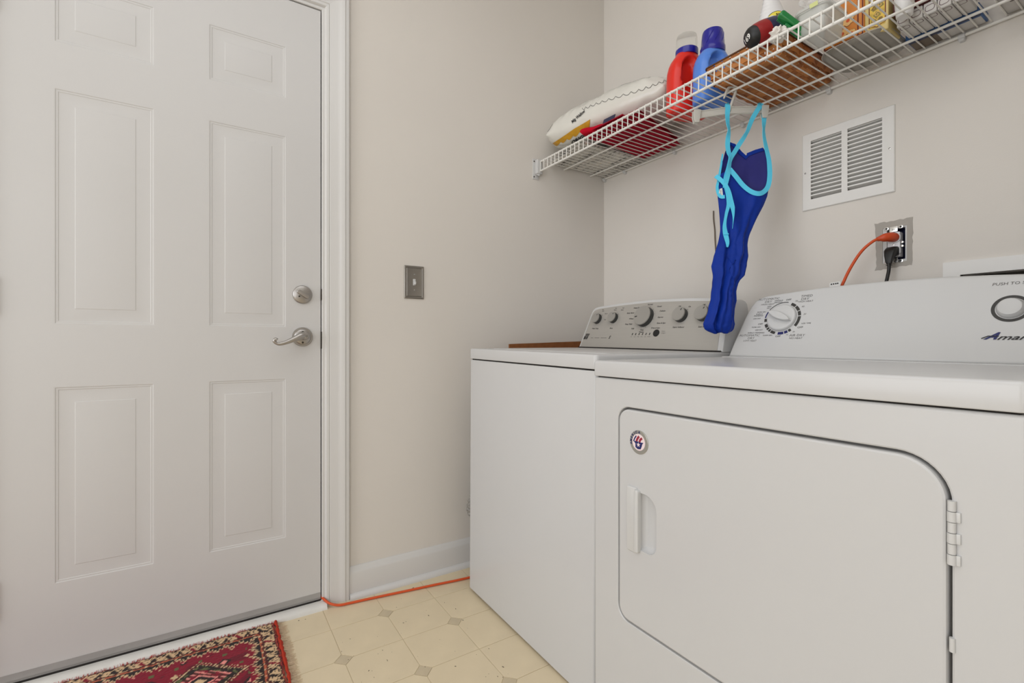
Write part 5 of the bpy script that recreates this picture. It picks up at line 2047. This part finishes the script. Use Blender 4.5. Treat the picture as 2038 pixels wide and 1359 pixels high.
prism(mb, [(p[0] * K, p[1] * K) for p in bar], fo_, -0.0022, 0.0022, 0.001)
for a, b in (((-0.10, 1.634), (0.10, 1.651)), ((-0.10, 1.656), (0.10, 1.670))):
    pass
mb.ribbon([hp(-0.10, 1.6345, 0.002), hp(-0.01, 1.649, 0.002), (hp(0.10, 1.652, 0.002))], NR_, 0.003, 0.0018)
mb.ribbon([hp(-0.10, 1.655, 0.002), hp(-0.01, 1.6675, 0.002), (hp(0.10, 1.669, 0.002))], NR_, 0.003, 0.0018)
mb.build('bar', M['hanger'], hg)
for s0, z0 in ((-0.110, 1.640), (0.104, 1.654)):
    mb = LMB(ho)
    for nn_, tl in ((0.0065, 0.004), (-0.0065, -0.004)):
        pts = [(s0 * K - 0.010, z0 * K + 0.018), (s0 * K + 0.012, z0 * K + 0.018), (s0 * K + 0.010, z0 * K - 0.004), (s0 * K + 0.006, z0 * K - 0.022), (s0 * K - 0.008, z0 * K - 0.022), (s0 * K - 0.012, z0 * K - 0.002)][::-1]
        prism(mb, pts, fo_, nn_ - 0.002, nn_ + 0.002, 0.001)
    mb.ribbon([hp(s0, z0 + 0.016, -0.0085), hp(s0, z0 + 0.022, 0.0), hp(s0, z0 + 0.016, 0.0085)], [UR.cross(V((0, 0, 1)))] * 3 if False else Z, 0.009, 0.0015)
    mb.build('clip', M['hanger'], hg)

# swimsuit body: rows of (left, right, z, forward offset)
ROW = [(-0.0134, 0.1150, 1.5600, 0.0), (-0.0200, 0.1165, 1.5368, 0.0), (-0.0229, 0.1197, 1.5146, 0.0), (-0.0280, 0.1197, 1.4829, 0.0), (-0.0404, 1.0 * 0.1212, 1.4512, 0.0), (-0.0450, 0.1196, 1.4195, 0.0), (-0.0444, 0.1122, 1.3872, 0.002), (-0.0410, 0.0973, 1.3543, 0.006), (-0.0426, 0.0768, 1.3212, 0.012), (-0.0442, 0.0574, 1.2880, 0.022),
       (-0.0509, 0.0377, 1.2549, 0.034), (-0.0654, 0.0273, 1.2221, 0.046), (-0.0783, 0.0230, 1.1897, 0.058), (-0.0908, 0.0150, 1.1577, 0.069), (-0.0876, 0.0040, 1.1262, 0.079), (-0.0905, -0.0160, 1.1075, 0.084), (-0.0937, -0.0241, 1.0798, 0.090), (-0.0992, -0.0237, 1.0494, 0.094), (-0.1039, -0.0290, 1.0267, 0.095), (-0.1114, -0.0314, 1.0040, 0.095), (-0.1205, -0.0283, 0.9814, 0.095), (-0.1160, -0.0329, 0.9663, 0.095), (-0.0978, -0.0434, 0.9542, 0.095)]
ROW = [(a - 0.008 * min(1, max(0, (1.20 - z) / 0.15)), b - 0.006 * min(1, max(0, (1.20 - z) / 0.15)), z, n) for a, b, z, n in ROW]
rz_ = [r[2] for r in reversed(ROW)]
rl_ = [r[0] for r in reversed(ROW)]
rr2 = [r[1] for r in reversed(ROW)]
rn_ = [r[3] for r in reversed(ROW)]
BAND = [(-0.045, 1.452), (-0.0087, 1.4702), (0.0072, 1.448), (0.0309, 1.4179), (0.0541, 1.3969), (0.0775, 1.3904), (0.0985, 1.4002), (0.1133, 1.4195), (0.1190, 1.452)]
NECK = [(-0.045, 1.470), (-0.030, 1.495), (-0.020, 1.525), (-0.0134, 1.540), (-0.0039, 1.5605), (0.0103, 1.5558), (0.0309, 1.5336), (0.0499, 1.5177), (0.0547, 1.5272), (0.0785, 1.5368), (0.1022, 1.5431), (0.1150, 1.520), (0.1200, 1.470)]


def suit_pt(s, z, front, u):
    """point on the suit; u: 0..1 across"""
    n0 = lerp1(z, rz_, rn_)
    th = lerp1(z, [0.952, 0.966, 1.0, 1.10, 1.22, 1.32, 1.42, 1.56], [0.004, 0.016, 0.021, 0.024, 0.020, 0.016, 0.012, 0.006])
    ed = math.sqrt(max(0, 1 - (2 * u - 1) ** 2))
    fo = lerp1(z, [0.95, 1.0, 1.15, 1.24, 1.32, 1.40, 1.5], [0.6, 1.0, 1.0, 0.75, 0.35, 0.15, 0.0])
    ph = 2.2 * noise.noise(V((0, z * 3.0, 4)))
    w1 = noise.noise(V((u * 2.5, z * 5.0, 1.5 if front else 7.5)))
    fold = 0.0075 * sin(u * 12 + ph + 2.2 * w1) + 0.0035 * sin(u * 25 + z * 8 + 3 * w1) + 0.0035 * noise.noise(V((u * 9, z * 22, 2 if front else 6))) + 0.0026 * sin(z * 400 + u * 9 + 6 * w1) * max(0, noise.noise(V((u * 7, z * 14, 3)))) - 0.006 * abs(noise.noise(V((u * 5 + z * 6, z * 11, 13 if front else 17))))
    diag = lerp1(z, [1.15, 1.25, 1.38, 1.45], [0.0, 1.0, 1.0, 0.0]) * (0.0050 * sin((u * 1.3 + z * 5.5) * 6.0) - 0.006 * abs(noise.noise(V((u * 3 + z * 9, u * 2 - z * 5, 21)))))
    n = (th * ed + (fold * fo + diag) * ed) * (1 if front else -1)
    return hp(s, z, n0 * 1.06 + n)


NU, NV = 44, 120
vs, fs, mi_ = [], [], []
for front in (True, False):
    for i in range(NU + 1):
        u = i / NU
        prev_s = None
        for j in range(NV + 1):
            v = j / NV
            # top of this column
            z = 1.45
            for _ in range(6):
                s = lerp1(z, rz_, rl_) + (lerp1(z, rz_, rr2) - lerp1(z, rz_, rl_)) * u
                curve = BAND if front else NECK
                z = lerp1(s, [p[0] for p in curve], [p[1] for p in curve])
            ztop = z
            ub = 1 - (2 * u - 1) ** 2
            zbot = 0.962 - 0.009 * ub - 0.004 * sin(u * 9)
            zz = ztop + (zbot - ztop) * v
            s = lerp1(zz, rz_, rl_) + (lerp1(zz, rz_, rr2) - lerp1(zz, rz_, rl_)) * u
            s += 0.0022 * noise.noise(V((u * 2, zz * 45, 11))) * (1 if zz < 1.3 else 0.3)
            vs.append(suit_pt(s, zz, front, u))
m_ = NV + 1
Kk = (NU + 1) * m_
so_ = hp(0, 1.5)
mb = LMB(so_)
ff, fb = [], []
for i in range(NU):
    for j in range(NV):
        q = i * m_ + j
        ff.append((q, q + 1, q + m_ + 1, q + m_))
        fb.append((Kk + q, Kk + q + m_, Kk + q + m_ + 1, Kk + q + 1))
for i in range(NU):
    q = i * m_ + NV
    ff.append((q, q + m_, Kk + q + m_, Kk + q))
for j in range(NV):
    ff.append((j, Kk + j, Kk + j + 1, j + 1))
    q = NU * m_ + j
    ff.append((q, q + 1, Kk + q + 1, Kk + q))
sw = thing('swimsuit', 'royal blue one-piece swimsuit with cyan straps hanging over the washer console', 'swimsuit', so_)
mb.add(vs, ff, 0)
mb.f += fb
mb.m += [1] * len(fb)
body = mb.build('suit_body', [M['suit'], M['suit_in']], sw, smooth=80)
lb = LMB(so_)
# seams of the leg opening
pth = []
for s, z in [(-0.045, 1.185), (-0.040, 1.160), (-0.030, 1.172), (-0.012, 1.160), (-0.006, 1.130), (-0.010, 1.105), (-0.022, 1.095)]:
    l, r = lerp1(z, rz_, rl_), lerp1(z, rz_, rr2)
    pth.append(suit_pt(s, z, True, (s - l) / (r - l)) + NR_ * 0.0015)
lb.tube(smoothpath(pth[:4], 6), 0.0012, 8)
pth = []
for s, z in [(-0.040, 1.160), (-0.052, 1.140), (-0.046, 1.118), (-0.044, 1.08), (-0.047, 1.03), (-0.052, 0.985)]:
    l, r = lerp1(z, rz_, rl_), lerp1(z, rz_, rr2)
    pth.append(suit_pt(s, z, True, (s - l) / (r - l)) + NR_ * 0.0010)
lb.tube(smoothpath(pth, 6), 0.0012, 8)
lb.build('leg_seam', M['suit'], sw)
# small double-back of cloth on the left edge
# neckline hem
lb = LMB(so_)
pth = []
for s, z in NECK[3:11]:
    l, r = lerp1(z, rz_, rl_), lerp1(z, rz_, rr2)
    u_ = min(0.98, max(0.02, (s - l) / (r - l)))
    pth.append(suit_pt(s, z - 0.006, False, u_) + NR_ * 0.0012)
lb.ribbon(pth, NR_, 0.011, 0.001)
lb.build('neck_hem', M['suit'], sw)


def strap(name, pts, wd, twist=None, th=0.0012, on=True):
    P = smoothpath([hp(s, z, n) for s, z, n in pts], 7)
    N = []
    for i in range(len(P)):
        t = i / (len(P) - 1)
        a = 0.55 * twist(t) if twist else 0
        N.append((NR_ * cos(a) + UR * sin(a)))
    lb = LMB(so_)
    wd = [q * 1.12 for q in wd] if isinstance(wd, list) else wd * 1.12
    lb.ribbon(P, N, wd, th)
    return lb.build(name, M['cyan'], sw, smooth=60)


def nf(s, z, add=0.0035):
    l, r = lerp1(z, rz_, rl_), lerp1(z, rz_, rr2)
    u_ = min(1.0, max(0.0, (s - l) / (r - l)))
    p = suit_pt(s, z, True, u_) - HC
    return p.dot(NR_) + add


bp_ = [(s, z, nf(s, z, 0.002)) for s, z in [(-0.0100, 1.4702), (0.0072, 1.448), (0.0309, 1.4179), (0.0541, 1.3969), (0.0775, 1.3904), (0.0985, 1.4002), (0.1133, 1.4195), (0.1185, 1.452)]]
bp_ += [(0.1175, 1.4987, 0.002), (0.1100, 1.5383, 0.000), (0.1025, 1.5750, 0.001), (0.1012, 1.6050, 0.001), (0.1022, 1.6350, 0.002), (0.1000, 1.6620, 0.004), (0.0980, 1.6740, 0.0), (0.0940, 1.6700, -0.006)]
strap('strap', bp_, 0.0135, lambda t: lerp1(t, [0, 0.5, 0.62, 0.72, 0.78, 0.86, 0.95, 1], [0, 0, 0.6, 1.2, 0.3, 0.0, 0.6, 0.8]))
strap('strap', [(-0.0125, 1.6650, -0.006), (-0.0130, 1.6760, 0.001), (-0.0134, 1.6640, 0.0050), (-0.0145, 1.640, 0.0040), (-0.0125, 1.6150, 0.003), (-0.0087, 1.5938, 0.003), (-0.0120, 1.570, 0.003), (-0.0134, 1.5463, 0.003), (-0.0105, 1.5250, 0.004), (-0.0071, 1.5067, 0.006), (-0.0130, 1.475, 0.010), (-0.0229, 1.4385, nf(-0.0229, 1.4385, 0.005)), (-0.0250, 1.4100, nf(-0.025, 1.41, 0.005))], 0.0140,
      lambda t: lerp1(t, [0, 0.2, 0.34, 0.42, 0.52, 0.66, 0.76, 0.86, 1], [0, 0.1, 0.9, 1.25, 0.2, 0.3, 1.1, 0.2, 0]))
strap('strap', [(0.0900, 1.6650, -0.006), (0.0890, 1.6760, 0.001), (0.0840, 1.6640, 0.005), (0.0658, 1.6334, 0.004), (0.0550, 1.6080, 0.004), (0.0484, 1.5906, 0.004), (0.0360, 1.5690, 0.004), (0.0230, 1.5494, 0.004), (0.0080, 1.5260, 0.006), (-0.0040, 1.5067, 0.008), (-0.0120, 1.4800, 0.012), (-0.0180, 1.4500, nf(-0.018, 1.45, 0.008)), (-0.0245, 1.4227, nf(-0.0245, 1.4227, 0.007))], 0.0130,
      lambda t: lerp1(t, [0, 0.2, 0.36, 0.44, 0.56, 0.72, 0.8, 0.9, 1], [0, 0.1, 0.7, 1.2, 0.4, 0.5, 1.2, 0.3, 0]))
strap('strap', [(-0.0520, 1.4500, nf(-0.045, 1.45, 0.006)), (-0.0308, 1.4259, nf(-0.0308, 1.4259, 0.008)), (-0.0180, 1.4002, nf(-0.018, 1.40, 0.008)), (-0.0110, 1.3708, nf(-0.011, 1.37, 0.006)), (-0.0090, 1.3400, nf(-0.009, 1.34, 0.006)), (-0.0110, 1.3100, nf(-0.011, 1.31, 0.006)), (-0.0170, 1.2750, nf(-0.017, 1.275, 0.004))], [0.0125] * 28 + [0.011, 0.010, 0.009, 0.008, 0.007, 0.006, 0.005, 0.004, 0.003, 0.002, 0.0015, 0.001, 0.001, 0.001, 0.001])
strap('strap', [(-0.0245, 1.4150, nf(-0.0245, 1.415, 0.006)), (-0.0190, 1.3900, nf(-0.019, 1.39, 0.005)), (-0.0205, 1.3543, nf(-0.0205, 1.354, 0.005)), (-0.0290, 1.3246, nf(-0.029, 1.3246, 0.005)), (-0.0370, 1.2900, nf(-0.037, 1.29, 0.005)), (-0.0400, 1.2650, nf(-0.040, 1.265, 0.005)), (-0.0400, 1.2300, nf(-0.040, 1.23, 0.004)), (-0.0410, 1.2150, nf(-0.041, 1.215, 0.003))],
      [lerp1(i / 49, [0, 0.3, 0.5, 0.75, 0.8, 1.0], [0.012, 0.010, 0.0075, 0.014, 0.013, 0.004]) for i in range(50)])
strap('strap', [(-0.0260, 1.5225, -0.004), (-0.0330, 1.4829, 0.000), (-0.0430, 1.4354, 0.004), (-0.0475, 1.4134, 0.006), (-0.0455, 1.3930, 0.010), (-0.0383, 1.3823, 0.012), (-0.0270, 1.3823, 0.014)], [lerp1(i / 42, [0, 0.5, 1], [0.004, 0.008, 0.010]) for i in range(43)])
lb = LMB(so_)
c = hp(-0.0385, 1.3975, nf(-0.0385, 1.3975, 0.004))
f = frame(c, UR * 0.8 + NR_ * 0.3, Z + UR * 0.25)
f = (c, f[1], f[1].cross(NR_).normalized() * -1, NR_)
f = (c, UR, Z, NR_)
prism(lb, [(-0.0070, -0.012), (0.0080, -0.016), (0.0050, 0.013), (-0.0030, 0.010)], f, 0, 0.0012, 0, 0)
for k in range(4):
    prism(lb, rrect(0.006, 0.0012, 0.0003, 1, 0.0, -0.008 + k * 0.0045), f, 0.0012, 0.0014, 0, 1)
lb.build('care_label', [M['tag'], M['ink_soft']], sw, smooth=0)
lb = LMB(so_)
prism(lb, rrect(0.017, 0.005, 0.002, 4), (hp(-0.040, 1.257, nf(-0.04, 1.257, 0.006)), UR, Z, NR_), 0, 0.003, 0.001)
lb.build('strap_slider', M['cyan'], sw)
